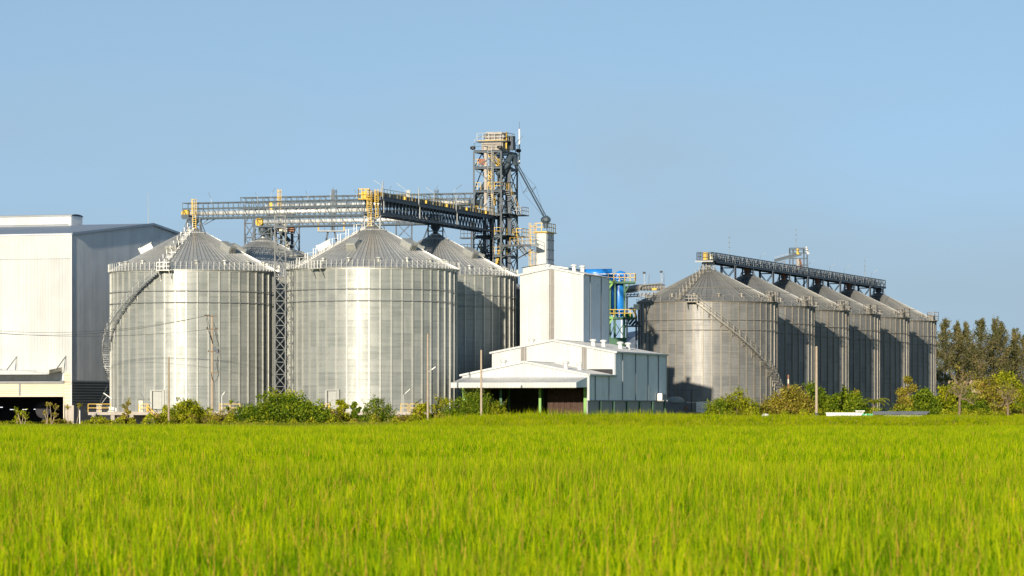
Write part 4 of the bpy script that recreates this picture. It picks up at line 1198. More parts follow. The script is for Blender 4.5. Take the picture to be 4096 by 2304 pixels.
# canopy
cz = Z(1484, 531)
MB().box(wp(-WL / 2 - .9, -2.2, cz + .1), WL - 1.4, 4.4, .06, wv, (wu - UP * -.05).normalized()).build('canopy_roof', M['roof_sheet'], th)
bar_obj('canopy_fascia', wp(-WL, -4.4, cz - .2), wp(-1.6, -4.4, cz - .2), .12, .6, M['white_sheet'], th)
bar_obj('canopy_side', wp(-1.6, -4.4, cz - .1), wp(-1.6, 0, cz + .35), .12, .55, M['cream_sheet'], th)
for a in (-.9, -9.0, -17): 
    bar_obj('canopy_stay', wp(a - .3, -3.0, cz + .1), wp(a, 0, cz + 2.3), .12, .12, M['steel_light'], th)
    bar_obj('canopy_post', wp(a, -.15, cz + .2), wp(a, -.15, cz + 2.3), .08, .08, M['steel_light'], th)
# roof
clad(th, 'roof_panel', wp(.3, -.45, WE + .08), wp(-WL, -.45, WE + .08), wp(-WL, H2, WR_ + .12), wp(.3, H2, WR_ + .12), UP, 20, M['wh_roof'], .4, .04)
clad(th, 'roof_panel', wp(.3, WD + .4, WE + .08), wp(-WL, WD + .4, WE + .08), wp(-WL, H2, WR_ + .12), wp(.3, H2, WR_ + .12), UP, 20, M['wh_roof'], .4, .04)
bar_obj('gable_trim', wp(.32, -.5, WE + .02), wp(.32, H2, WR_ + .06), .1, .35, M['wh_roof'], th)
bar_obj('gable_trim', wp(.32, WD + .4, WE + .02), wp(.32, H2, WR_ + .06), .1, .35, M['wh_roof'], th)
# ridge monitor
mo = -13.0
clad(th, 'monitor_panel', wp(-WL, H2 - 2.1, WR_ - .2), wp(mo, H2 - 2.1, WR_ - .2), wp(mo, H2 - 2.1, WR_ + 1.45), wp(-WL, H2 - 2.1, WR_ + 1.45), -wu, 12, M['white_sheet'], .3, .04)
clad(th, 'monitor_panel', wp(mo, H2 - 2.1, WR_ - .3), wp(mo, H2 + 2.1, WR_ - .3), wp(mo, H2 + 2.1, WR_ + 1.5), wp(mo, H2 - 2.1, WR_ + 1.5), wv, 2, M['wh_side'], .3, .04)
for k in range(6):
    t0, t1 = R(180 - 30 * k), R(150 - 30 * k)
    f_ = lambda t, a: wp(a, H2 + 2.3 * math.cos(t), WR_ + 1.45 + .38 * math.sin(t))
    MB().quad(f_(t0, mo + .15), f_(t1, mo + .15), f_(t1, -WL), f_(t0, -WL)).build('monitor_roof', M['white_sheet'], th)
bar_obj('monitor_gutter', wp(-WL, H2 - 2.2, WR_ + .1), wp(mo - .4, H2 - 2.2, WR_ + .1), .12, .12, M['batten'], th)
# far walls, floor, dark inside
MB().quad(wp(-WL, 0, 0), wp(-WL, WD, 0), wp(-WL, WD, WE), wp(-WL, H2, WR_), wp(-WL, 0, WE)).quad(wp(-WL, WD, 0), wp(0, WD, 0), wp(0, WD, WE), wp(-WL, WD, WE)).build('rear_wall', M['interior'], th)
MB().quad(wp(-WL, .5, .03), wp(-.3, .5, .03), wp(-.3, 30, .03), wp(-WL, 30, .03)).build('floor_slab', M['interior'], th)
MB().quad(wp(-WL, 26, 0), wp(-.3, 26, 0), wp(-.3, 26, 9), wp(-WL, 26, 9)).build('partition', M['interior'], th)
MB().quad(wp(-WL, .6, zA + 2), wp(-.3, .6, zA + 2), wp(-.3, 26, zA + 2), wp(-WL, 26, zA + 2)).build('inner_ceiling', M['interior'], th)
def glow(name, c, st):
    m, nt, out = new_mat(name); e = N(nt, 'ShaderNodeEmission'); e.inputs['Color'].default_value = (*c, 1); e.inputs['Strength'].default_value = st
    nt.links.new(e.outputs[0], out.inputs['Surface']); return m
M['glow_dash'] = glow('glowing_strip', (.95, .97, 1), 1.2)  # bright dashes deep in the doorway, drawn as glowing strips
for px, py in ((3, 1629), (48, 1638), (98, 1638), (143, 1637)):
    p = at(px, py, 551); o = MB().box(p, .62, .08, .08).build('glow_dash', M['glow_dash'])
    origin_to(o, p); tag(o, 'small glowing dash inside the dark warehouse door', 'lamp', 'glowing dashes inside the warehouse')
p = at(176, 1640, 545)
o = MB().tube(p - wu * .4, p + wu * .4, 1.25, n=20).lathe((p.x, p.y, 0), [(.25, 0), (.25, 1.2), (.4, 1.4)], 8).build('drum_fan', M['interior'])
origin_to(o, (p.x, p.y, 0)); tag(o, 'large grey drum fan on a stand just inside the warehouse door', 'fan')
# mast on the warehouse ridge
p = wp(-.6, H2, 0)
o = MB().tube((p.x, p.y, WR_), (p.x, p.y, Z(772, p.y)), .05, .03, n=6).build('lightning_rod', M['steel_light'])
origin_to(o, (p.x, p.y, WR_)); tag(o, 'thin lightning rod on the ridge of the warehouse gable', 'rod')

# ------------------------------------------------------------------ white mill
MT = R(16.5); mu = Vector((math.sin(MT), math.cos(MT), 0)); mv = Vector((math.cos(MT), -math.sin(MT), 0))
MO = Vector((X(2352, 496), 496, 0))
def mp(a, b_, z): return MO + mv * a + mu * b_ + UP * z
G = .68
th = mill = thing('mill_building', 'white stepped mill building with low loading shed, roof turbines and shaded side', 'building', tuple(MO + UP * G))
AW = -18.3
B1, B2, B3 = 14.5, 29.9, 44.5          # front of the middle block, front of the tall block, rear
lowE, lowR, midE, midR, tallE, tallR = 7.05, 8.85, 10.4, 12.1, 22.15, 23.1
cl = 3.5
# side wall: cladding, battens, lower grey wall with green posts
def side_top(b_): return lowE if b_ < B1 else midE
clad(th, 'side_panel', mp(0, 0, cl), mp(0, B1, cl), mp(0, B1, lowE), mp(0, 0, lowE), mv, 6, M['white_sheet_shade'], .42, .05)
clad(th, 'side_panel', mp(0, B1, cl), mp(0, B3, cl), mp(0, B3, midE), mp(0, B1, midE), mv, 13, M['white_sheet_shade'], .42, .05)
def b_of(px):                                    # depth along the side wall where a photo column meets it
    r = (px - 2048) / F
    return (r * MO.y - MO.x) / (mu.x - r * mu.y)
for px in (2380, 2435, 2489, 2541, 2591, 2633):
    b_ = b_of(px); bar_obj('side_batten', mp(.06, b_, cl + .05), mp(.06, b_, side_top(b_) - .05), .10, .62, M['batten'], th)
MB().box(mp(-.12, B3 / 2, (cl + G) / 2), .2, B3, cl - G, mv, mu).build('lower_wall', M['concrete_grey'], th)
for px in (2399, 2452, 2506, 2557, 2607, 2656):
    b_ = b_of(px); bar_obj('side_post', mp(.1, b_, G), mp(.1, b_, cl - .1), .22, .55, M['green'], th)
bar_obj('drip_trim', mp(.08, 0, cl), mp(.08, B3, cl), .14, .12, M['batten'], th)
bar_obj('corner_trim', mp(.03, -.03, cl), mp(.03, -.03, lowE), .34, .34, M['white_sheet'], th)
bar_obj('corner_trim', mp(.04, B3, cl), mp(.04, B3, midE), .2, .2, M['white_sheet'], th)
bar_obj('eave_trim', mp(.25, -.3, lowE + .02), mp(.25, B1, lowE + .02), .25, .22, M['white_sheet'], th)
bar_obj('eave_trim', mp(.25, B1 - .2, midE + .02), mp(.25, B3 + .2, midE + .02), .25, .22, M['white_sheet'], th)
def gable(b_, zb, e, r_, a0, a1, np_):
    am = (a0 + a1) / 2
    clad(th, 'gable_panel', mp(a0, b_, zb), mp(am, b_, zb), mp(am, b_, r_), mp(a0, b_, e), -mu, np_, M['white_sheet'], .42, .06)
    clad(th, 'gable_panel', mp(am, b_, zb), mp(a1, b_, zb), mp(a1, b_, e), mp(am, b_, r_), -mu, np_, M['white_sheet'], .42, .06)
    for (p, q) in ((mp(a0 - .3, b_ - .22, e - .03), mp(am, b_ - .22, r_ + .06)), (mp(am, b_ - .22, r_ + .06), mp(a1 + .3, b_ - .22, e - .03))):
        bar_obj('verge_trim', p, q, .16, .26, M['white_sheet'], th)
def roof(b0, b1, e, r_, a0, a1, np_, m=None):
    am = (a0 + a1) / 2; m = m or M['roof_sheet']
    clad(th, 'roof_panel', mp(a1 + .35, b0 - .2, e + .03), mp(a1 + .35, b1 + .2, e + .03), mp(am, b1 + .2, r_ + .1), mp(am, b0 - .2, r_ + .1), UP, np_, m, .4, .03)
    clad(th, 'roof_panel', mp(a0 - .35, b0 - .2, e + .03), mp(a0 - .35, b1 + .2, e + .03), mp(am, b1 + .2, r_ + .1), mp(am, b0 - .2, r_ + .1), UP, np_, m, .4, .03)
    bar_obj('ridge_cap', mp(am, b0 - .2, r_ + .12), mp(am, b1 + .2, r_ + .12), .5, .08, M['white_sheet'], th)
gable(0, 6.7, lowE, lowR, AW, 0, 6); roof(0, B1, lowE, lowR, AW, 0, 6)
gable(B1, 6.8, midE, midR, AW, 0, 6); roof(B1, B3, midE, midR, AW, 0, 12)
TA0, TA1 = -18.6, -9.0
gable(B2, 10.2, tallE, tallR, TA0, TA1, 3); roof(B2, B3 + .2, tallE, tallR, TA0, TA1, 5)
clad(th, 'side_panel', mp(TA1, B2, 11.7), mp(TA1, B3 + .2, 11.7), mp(TA1, B3 + .2, tallE), mp(TA1, B2, tallE), mv, 5, M['white_sheet_shade'], .42, .05)
for t in (.28, .71): bar_obj('side_batten', mp(TA1 + .06, B2 + 14.8 * t, 11.8), mp(TA1 + .06, B2 + 14.8 * t, tallE - .05), .10, .62, M['batten'], th)
bar_obj('corner_trim', mp(TA1 + .03, B2 - .03, 11.9), mp(TA1 + .03, B2 - .03, tallE), .2, .2, M['white_sheet'], th)
bar_obj('corner_trim', mp(TA1 + .04, B3 + .2, 11.7), mp(TA1 + .04, B3 + .2, tallE), .2, .2, M['white_sheet'], th)
# hidden walls closing the volumes
MB().quad(mp(TA0, B2, 10), mp(TA0, B3 + .2, 10), mp(TA0, B3 + .2, tallE), mp(TA0, B2, tallE)).quad(mp(TA0, B3 + .2, 10), mp(TA1, B3 + .2, 10), mp(TA1, B3 + .2, tallE), mp((TA0 + TA1) / 2, B3 + .2, tallR), mp(TA0, B3 + .2, tallE)).build('rear_wall', M['white_sheet'], th)
MB().quad(mp(AW, 0, G), mp(AW, B1, G), mp(AW, B1, lowE), mp(AW, 0, lowE)).quad(mp(AW, B1, G), mp(AW, B3, G), mp(AW, B3, midE), mp(AW, B1, midE)).quad(mp(AW, B3, G), mp(0, B3, G), mp(0, B3, midE), mp(AW / 2, B3, midR), mp(AW, B3, midE)).build('rear_wall', M['white_sheet'], th)
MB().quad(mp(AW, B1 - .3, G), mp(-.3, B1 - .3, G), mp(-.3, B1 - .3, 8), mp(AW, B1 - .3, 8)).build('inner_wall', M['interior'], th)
MB().quad(mp(AW, -.5, G + .02), mp(-.2, -.5, G + .02), mp(-.2, B1 - .4, G + .02), mp(AW, B1 - .4, G + .02)).build('shed_floor', M['yard'], th)
# translucent strips
for (b_, px0, px1, zb, zt) in ((B1, 2084, 2107, 0, 0), (B1, 2327, 2348, 0, 0), (B2, 2196, 2218, 0, 0)):
    o_ = mp(0, b_, 0)
    f_ = lambda px: ((px - 2048) / F * o_.y - o_.x) / (mv.x - (px - 2048) / F * mv.y)
    a0, a1 = f_(px0), f_(px1)
    e, r_, am, hw, lo = (midE, midR, AW / 2, -AW / 2, 8.0) if b_ == B1 else (tallE, tallR, (TA0 + TA1) / 2, (TA1 - TA0) / 2, 12.2)
    top = lambda a: r_ - (r_ - e) * abs(a - am) / hw - .12
    lo2 = lowR - (lowR - lowE) * abs((a0 + a1) / 2 - AW / 2) / (-AW / 2) if b_ == B1 else lo
    for j in range(3):
        c0, c1 = lerp(a0, a1, j / 3), lerp(a0, a1, (j + 1) / 3) - .04
        nn_ = 1 if b_ == B1 else 5
        for q in range(nn_):
            za, zb_ = lerp(lo2 + .1, min(top(c0), top(c1)), q / nn_), lerp(lo2 + .1, min(top(c0), top(c1)), (q + 1) / nn_) - .03
            MB().box(mp((c0 + c1) / 2, b_ - .06, (za + zb_) / 2), c1 - c0, .06, zb_ - za, mv, mu).build('light_strip', M['lucent'], th)
# canopy with ribbed fascia
cd = -5.9; zc1, zc0, zf = 6.75, 5.95, 5.28
clad(th, 'canopy_panel', mp(AW + .2, cd, zc0), mp(-.05, cd, zc0), mp(-.05, 0, zc1), mp(AW + .2, 0, zc1), UP, 9, M['roof_sheet'], .4, .03)
clad(th, 'canopy_fascia', mp(AW + .2, cd, zf), mp(-.05, cd, zf), mp(-.05, cd, zc0 + .03), mp(AW + .2, cd, zc0 + .03), -mu, 9, M['white_sheet'], .36, .05)
MB().quad(mp(-.04, cd, zf), mp(-.04, 0, zf + .05), mp(-.04, 0, zc1), mp(-.04, cd, zc0)).build('canopy_side', M['white_sheet_shade'], th)
MB().quad(mp(AW + .2, cd, zf), mp(AW + .2, 0, zf + .05), mp(AW + .2, 0, zc1), mp(AW + .2, cd, zc0)).build('canopy_side', M['white_sheet'], th)
bar_obj('canopy_edge', mp(AW + .2, cd + .1, zf), mp(-.05, cd + .1, zf), .12, .08, M['cream'], th)
# front posts and feet
for a, m_ in ((-.4, 'lime'), (-7.0, 'lime'), (-12.7, 'green'), (-18.1, 'lime')):
    wd = .55 if a > -1 else .34
    bar_obj('front_post', mp(a, .2, 1.2), mp(a, .2, 6.7), wd, .34, M[m_], th)
    bar_obj('post_foot', mp(a, .2, G - .1), mp(a, .2, 1.25), wd + .25, .6, M['concrete'], th)
bar_obj('front_beam', mp(AW, .25, 6.55), mp(0, .25, 6.55), .25, .4, M['green'], th)
for a in (-3.2, -10, -15): bar_obj('inner_post', mp(a, 12, G), mp(a, 12, 7.0), .3, .3, M['green'], th)
# folded tarpaulin curtain
b = MB(); n = 70; pts = []
for k in range(n + 1):
    a = lerp(-6.6, -.8, k / n); pts.append((a, 2.6 + .16 * math.sin(k * 1.9) + .1 * math.sin(k * .63)))
for (a, b_) in pts: b.v += [tuple(mp(a, b_, G + .15)), tuple(mp(a, b_ + .05, 6.5))]
for k in range(n): b.f.append((2 * k, 2 * k + 2, 2 * k + 3, 2 * k + 1))
b.build('curtain', M['curtain'], th, True)
# turbines on the roofs
def turbine(par, a, b_, z, sc_=.85):
    c = mp(a, b_, z)
    o = MB().lathe(c, [(.34 * sc_, -.7 * sc_), (.34 * sc_, .15 * sc_)], 14).lathe(c, [(.52 * sc_, -.7 * sc_), (.34 * sc_, -.45 * sc_)], 14).build('turbine_base', M['white'], par)
    MB().lathe(c, [(.36 * sc_, .15 * sc_), (.58 * sc_, .3 * sc_), (.6 * sc_, .48 * sc_), (.45 * sc_, .62 * sc_), (0, .68 * sc_)], 16).build('turbine_vent', M['silver_pipe'], o)
def roof_pt(px, py, base_b, e, r_, a0, a1):
    """point on the roof seen at a photo pixel (right-hand slope, or left-hand slope close to the ridge)"""
    best = None
    am, hw = (a0 + a1) / 2, (a1 - a0) / 2
    for ib in range(0, 80):
        b_ = base_b[0] + (base_b[1] - base_b[0]) * ib / 79
        for ia in range(0, 60):
            a = a0 + (a1 - a0) * ia / 59
            z = r_ - (r_ - e) * abs(a - am) / hw
            p = mp(a, b_, z); q = ((p.x / p.y * F + 2048) - px) ** 2 + ((HY - (p.z - HC) / p.y * F) - py) ** 2
            if best is None or q < best[0]: best = (q, a, b_, z)
    return best[1:]
for (px, py, sl) in ((2263, 1479, 'low'), (2318, 1483, 'low'), (2014, 1472, 'low')):
    a, b_, z = roof_pt(px, py, (2, 13), lowE, lowR, AW, 0); turbine(th, a, b_, z + .6)
for (px, py) in ((2373, 1388), (2414, 1391), (2480, 1397), (2512, 1400), (2128, 1386)):
    a, b_, z = roof_pt(px, py, (18, 43), midE, midR, AW, 0); turbine(th, a, b_, z + .6)
for (px, py) in ((2190, 1082), (2296, 1088), (2330, 1090)):
    a, b_, z = roof_pt(px, py, (34, 44), tallE, tallR, TA0, TA1); turbine(th, a, b_, z + .6)
# air conditioner on the side wall
b_ = b_of(2634); p = mp(.55, b_, cl + .6)
th = thing('air_conditioner', 'white air conditioner unit on brackets on the shaded side wall of the mill', 'air conditioner', tuple(mp(.2, b_, cl)))
MB().box(p, .7, 2.9, 1.05, mv, mu).build('unit_body', M['white'], th)
MB().box(p + mv * .37, .05, 2.4, .8, mv, mu).build('fan_grille', M['batten'], th)
for q in (-1.2, 1.2): bar_obj('bracket', mp(.05, b_ + q, cl + .02), mp(1.1, b_ + q, cl + .02), .08, .12, M['steel_light'], th)
# small head house behind and its slender casing
th = thing('head_house', 'small cream gabled roof house peeping over the white mill', 'building', tuple(mp(-19, 49, G)))
ha0, ha1 = -22.8, -15.6
for (x0, x1, z0, z1) in ((ha0, -19.2, 23.8, 24.4), (-19.2, ha1, 24.4, 23.8)):
    corr(mp(x0, 45.7, 12), mp(x1, 45.7, 12), mp(x1, 45.7, z1), mp(x0, 45.7, z0), -mu, .28, .03).build('gable_panel', M['white_sheet'], th)
    MB().quad(mp(x0 - (.3 if x0 == ha0 else 0), 45.4, z0 + .06), mp(x1 + (.3 if x1 == ha1 else 0), 45.4, z1 + .06), mp(x1 + (.3 if x1 == ha1 else 0), 52.5, z1 + .06), mp(x0 - (.3 if x0 == ha0 else 0), 52.5, z0 + .06)).build('roof_panel', M['roof_sheet'], th)
corr(mp(ha1, 45.7, 12), mp(ha1, 52.5, 12), mp(ha1, 52.5, 23.8), mp(ha1, 45.7, 23.8), mv, .28, .03).build('side_panel', M['white_sheet_shade'], th)
MB().quad(mp(ha0, 45.7, G), mp(ha0, 52.5, G), mp(ha0, 52.5, 23.8), mp(ha0, 45.7, 23.8)).quad(mp(ha0, 52.5, G), mp(ha1, 52.5, G), mp(ha1, 52.5, 23.8), mp(ha0, 52.5, 23.8)).quad(mp(ha0, 45.7, G), mp(ha1, 45.7, G), mp(ha1, 45.7, 12), mp(ha0, 45.7, 12)).quad(mp(ha1, 45.7, G), mp(ha1, 52.5, G), mp(ha1, 52.5, 12), mp(ha1, 45.7, 12)).build('lower_wall', M['white_sheet'], th)
th = thing('elevator_casing_tower', 'slender white elevator casing with yellow caged ladder above the mill roof', 'tower', tuple(mp(-20.4, 48, G)))
ca0, ca1, cb0, cb1, czt = -21.2, -19.65, 47.6, 51.9, Z(925, 543)
clad(th, 'casing_panel', mp(ca0, cb0, 20), mp(ca1, cb0, 20), mp(ca1, cb0, czt), mp(ca0, cb0, czt), -mu, 2, M['white_sheet'], .3, .03)
clad(th, 'casing_panel', mp(ca1, cb0, 20), mp(ca1, cb1, 20), mp(ca1, cb1, czt), mp(ca1, cb0, czt), mv, 4, M['white_sheet_shade'], .3, .03)
MB().quad(mp(ca0, cb0, G), mp(ca0, cb1, G), mp(ca0, cb1, czt), mp(ca0, cb0, czt)).quad(mp(ca0, cb1, G), mp(ca1, cb1, G), mp(ca1, cb1, czt), mp(ca0, cb1, czt)).quad(mp(ca0, cb0, G), mp(ca1, cb0, G), mp(ca1, cb0, 20), mp(ca0, cb0, 20)).quad(mp(ca1, cb0, G), mp(ca1, cb1, G), mp(ca1, cb1, 20), mp(ca1, cb0, 20)).build('rear_wall', M['white_sheet'], th)
for z in (25.2, 26.7, 28.2): bar_obj('casing_band', mp(ca1 + .07, cb0, z), mp(ca1 + .07, cb1, z), .06, .1, M['batten'], th)
for t in (.12, .37, .62, .87): bar_obj('casing_batten', mp(ca1 + .06, lerp(cb0, cb1, t), 24), mp(ca1 + .06, lerp(cb0, cb1, t), czt), .08, .25, M['batten'], th)
MB().box(mp((ca0 + ca1) / 2, (cb0 + cb1) / 2, czt + .1), 2.2, 5.2, .16, mv, mu).build('top_deck', M['yellow'], th)
MB().rail([mp(ca0, cb0 - .2, czt + .2), mp(ca1 + .2, cb0 - .2, czt + .2), mp(ca1 + .2, cb1 + .2, czt + .2)], 1.25, 1.1, .05).build('railing', M['yellow'], th)
ladder(th, mp(-21.7, cb0 - .3, 23.0), mp(-21.7, cb0 - .3, czt + 1.5), mv, -mu, M['yellow'], 'caged_ladder', True, .75, .2)

# ------------------------------------------------------------------ blue dust collector on green steel
bd = 600
th = thing('steel_frame', 'dark green steel frame with two decks and yellow rails behind the mill', 'frame', (X(2480, bd), bd, G))
for px in (2440, 2460, 2498):
    for y in (0, 3.2): bar_obj('column', (X(px, bd), bd + y, G), (X(px, bd), bd + y, Z(1118, bd)), .3, .3, M['green'], th)
for py in (1130, 1273):
    z = Z(py, bd); x0, x1 = X(2433, bd), X(2542, bd)
    MB().box(((x0 + x1) / 2, bd + 1.5, z), x1 - x0, 4.0, .34).build('deck', M['green'], th)
    MB().rail([(x0, bd - .4, z + .2), (x1, bd - .4, z + .2), (x1, bd + 3.4, z + .2)], 1.25, 1.0, .05).build('railing', M['yellow'], th)
    bar_obj('bracket', at(2520, py + 4, bd), at(2500, py + 38, bd), .22, .22, M['green'], th)
    bar_obj('bracket', at(2450, py + 3, bd - .5), at(2434, py + 26, bd - .5), .22, .26, M['lime'], th)
    bar_obj('edge_beam', at(2433, py - 2, bd - .55), at(2453, py - 2, bd - .55), .16, .4, M['lime'], th)
for (a, b_) in (((2440, 1350), (2460, 1290)), ((2460, 1350), (2498, 1290)), ((2498, 1350), (2460, 1290))): bar_obj('diagonal', at(*a, bd), at(*b_, bd), .14, .14, M['green'], th)
MB().box(at(2468, 1372, bd + 1.5), 3.0, 3.4, 1.7).build('base_box', M['green'], th)
th = thing('dust_cyclone', 'tall blue cyclone with rounded elbow on top, standing in the green frame', 'dust collector', (X(2478, bd), bd + 1.6, G))
c = Vector((X(2478, bd), bd + 1.5, 0)); zt, zb = Z(1128, bd), Z(1238, bd)
MB().lathe(c, [(.0, zb - 1.6), (.35, zb - 1.5), (.9, zb), (.9, zt - 1.2), (.6, zt), (.6, zt + .4)], 20).build('cyclone_body', M['blue'], th, True)
ez = Z(1110, bd); pts = [c + Vector((-.35, 0, Z(1132, bd)))] + [c + Vector((.25 - .6 * math.cos(R(q)), 0, ez + .62 * math.sin(R(q)))) for q in range(0, 181, 22)]
b = MB()
for p, q in zip(pts[:-1], pts[1:]): b.tube(p, q, .58, n=16, caps=False)
for p in pts[1:-1]: b.lathe(p, [(0, -.56), (.4, -.4), (.57, 0), (.4, .4), (0, .56)], 14)
b.build('elbow_duct', M['blue'], th, True)
th = thing('dust_duct', 'blue horizontal duct running behind the mill roof with a vertical drop pipe', 'duct', (X(2442, bd), bd + 2, G))
MB().tube(at(2330, 1094, bd + 1), at(2448, 1092, bd + 1), .72, n=16).build('duct', M['blue'], th, True)
MB().tube(at(2443, 1092, bd + 1.2), at(2443, 1250, bd + 1.2), .42, n=14).build('drop_pipe', M['blue'], th, True)
MB().path([at(2452, 1100, bd + 2.4), at(2458, 1170, bd + 2.4), at(2452, 1245, bd + 2.4)], .3, 10).build('branch_duct', M['blue'], th, True)
MB().tube(at(2440, 1250, bd + 2), at(2530, 1262, bd + 2), .4, n=10).build('branch_duct', M['green'], th, True)
MB().box(at(2398, 1080, bd + 1), 2.4, .5, .2).build('flange_row', M['batten'], th)
bar_obj('handrail', at(2350, 1097, bd - .6), at(2452, 1095, bd - .6), .06, .1, M['white'], th)
# gloomy machinery behind the frame
th = thing('intake_pit_roof', 'sloping ribbed grey roof low down between green frame and old silo', 'roof', tuple(at(2530, 1390, 622)))
corr(at(2503, 1385, 628), at(2540, 1400, 622), at(2556, 1322, 640), at(2512, 1330, 646), (0, -.5, .8), .5, .08).build('roof_panel', M['wh_roof'], th)
MB().bar(at(2540, 1400, 622), at(2556, 1322, 640), .1, .3).build('verge_trim', M['old_trim'], th)
MB().quad(at(2503, 1385, 628), at(2540, 1400, 622), (X(2540, 622), 622, G), (X(2503, 628), 628, G)).build('wall_panel', M['old'], th)

# beige feed conveyor to the old silos
th = thing('feed_conveyor', 'beige tube conveyor with walkway bending up to the roof of the old silo', 'conveyor', tuple(at(2560, 1190, 640)))
fd = 640
MB().path([at(2440, 1168, fd), at(2552, 1150, fd), at(2660, 1150, fd)], .55, 12).build('conveyor_tube', M['old'], th)
b = MB().path([at(2500, 1172, fd - 1), at(2550, 1166, fd - 1), at(2568, 1141, fd - 1), at(2650, 1134, fd - 1)], .12)
b.build('handrail', M['old_trim'], th)
for k in range(13): bar_obj('rail_post', at(2500 + k * 12, 1192 - k * .6, fd - 1), at(2500 + k * 12, (1172 - k * 1.3) if k < 5 else 1138 - (k - 5) * .6, fd - 1), .07, .07, M['old_trim'], th)
bar_obj('lower_chord', at(2495, 1188, fd - 1), at(2660, 1178, fd - 1), .3, .2, M['old_trim'], th)
bar_obj('lower_chord', at(2495, 1180, fd - 1), at(2660, 1170, fd - 1), .14, .14, M['old_trim'], th)
for k in range(10): bar_obj('conveyor_roller', at(2505 + k * 15, 1184 - k * .7, fd - 1.2), at(2510 + k * 15, 1175 - k * .7, fd - 1.2), .14, .14, M['black'], th)
MB().box(at(2617, 1157, fd - 1.2), .8, .5, .4).build('drive_motor', M['yellow'], th)
for (px) in (2508, 2585, 2640): bar_obj('conveyor_leg', at(px, 1186, fd), (X(px, fd), fd, G), .3, .3, M['old_trim'], th)
for (px0, px1, py, lab) in ((2577, 2596, 1092, 'thin floodlight frame of two posts on the beige conveyor'), (2645, 2656, 1088, 'floodlight on a post beside the old silo roof and beige conveyor')):
    th = thing('floodlight_post', lab, 'lamp', tuple(at(px0, 1140, fd)))
    bar_obj('lamp_post', at(px0, 1145, fd), at(px0, py, fd), .1, .1, M['steel_light'], th)
    bar_obj('lamp_post', at(px1, 1140, fd), at(px1, py + 3, fd), .08, .08, M['steel'], th)
    bar_obj('stay', at(px0, 1140, fd), at(px1, py + 4, fd), .05, .05, M['steel_light'], th)
    MB().box(at(px0, py - 1, fd), .5, .4, .35).build('lamp_head', M['black'], th)
th = thing('intake_machine', 'cream intake machine with pipes on the green frame beside the old silo', 'machine', tuple(at(2545, 1250, 612)))
MB().box(at(2546, 1228, 613), 1.0, 1.2, .9).build('machine_body', M['cream'], th)
MB().path([at(2515, 1236, 613), at(2530, 1232, 613), at(2545, 1262, 613)], .18).build('pipe', M['steel_light'], th)
for k in range(4): MB().tube(at(2505 + k * 11, 1295 + k * 4, 614), at(2530 + k * 8, 1262 + k * 9, 614), .2, n=8).build('chute', M['steel_dark'], th)
bar_obj('support', at(2545, 1262, 613), (X(2545, 613), 613, G), .3, .3, M['steel_dark'], th)
bar_obj('support', at(2486, 1275, 613), (X(2486, 613), 613, G), .2, .2, M['white'], th)
MB().box(at(2535, 1305, 614), 2.6, 1, .25).build('service_deck', M['steel_dark'], th)

# ------------------------------------------------------------------ gallery over the old silos
rd = (r6p - r1p).normalized(); rs = Vector((rd.y, -rd.x, 0))
RB, RT = 27.72, 29.3
E0, E1 = r1p - rd * 2.6, r6p + rd * 1.6
th = thing('conveyor_gallery', 'long dark steel gallery running over the tops of the weathered silos', 'conveyor', (E0.x, E0.y, RB))
d, s = gallery(th, E0 + rd * 3.4, E1, 2.3, [RB, 28.5, RT], 84, M['steel_dark'], [.24, .09, .11], .10, 'N', RT, True, M['steel_light'])
k0, k1 = E0 + UP * (RB + .2), E1 + UP * (RB + .2)
MB().box((k0 + k1) / 2, (k1 - k0).length, 2.6, .1, rd, rs).build('deck_plate', M['steel_dark'], th)
MB().box((k0 + k1) / 2 + UP * .45, (k1 - k0).length - 3, .7, .2, rd, rs).build('belt_trough', M['steel_dark'], th)
for k in range(46):
    p = k0.lerp(k1, (k + .5) / 46)
    MB().tube(p + UP * .9 - rs * .5, p + UP * .9 + rs * .5, .11, n=6).build('idler', M['steel_light'] if k % 3 == 0 else M['steel_dark'], th)
MB().rail([E0 - rs * 1.3 + UP * (RB + .2), E0 + rs * 1.3 + UP * (RB + .2), E0 + rd * 3.4 + rs * 1.3 + UP * (RB + .2)], 1.35, .8, .05).rail([E0 - rs * 1.3 + UP * (RB + .2), E0 + rd * 3.4 - rs * 1.3 + UP * (RB + .2)], 1.35, .8, .05).build('end_railing', M['steel'], th)
MB().box(E0 + rd * 1.2 + UP * (RB + .9), .6, .8, 1.4, rd, rs).build('drive_guard', M['yellow'], th)
MB().box(E0 + rd * 2.6 + rs * .6 + UP * (RB + .7), .9, .6, 1.1, rd, rs).build('gearbox', M['cream'], th)
bar_obj('end_beam', E0 - rs * 1.6 + UP * RB, E0 + rs * 1.6 + UP * RB, .2, .25, M['steel_light'], th)
nb_ = 0
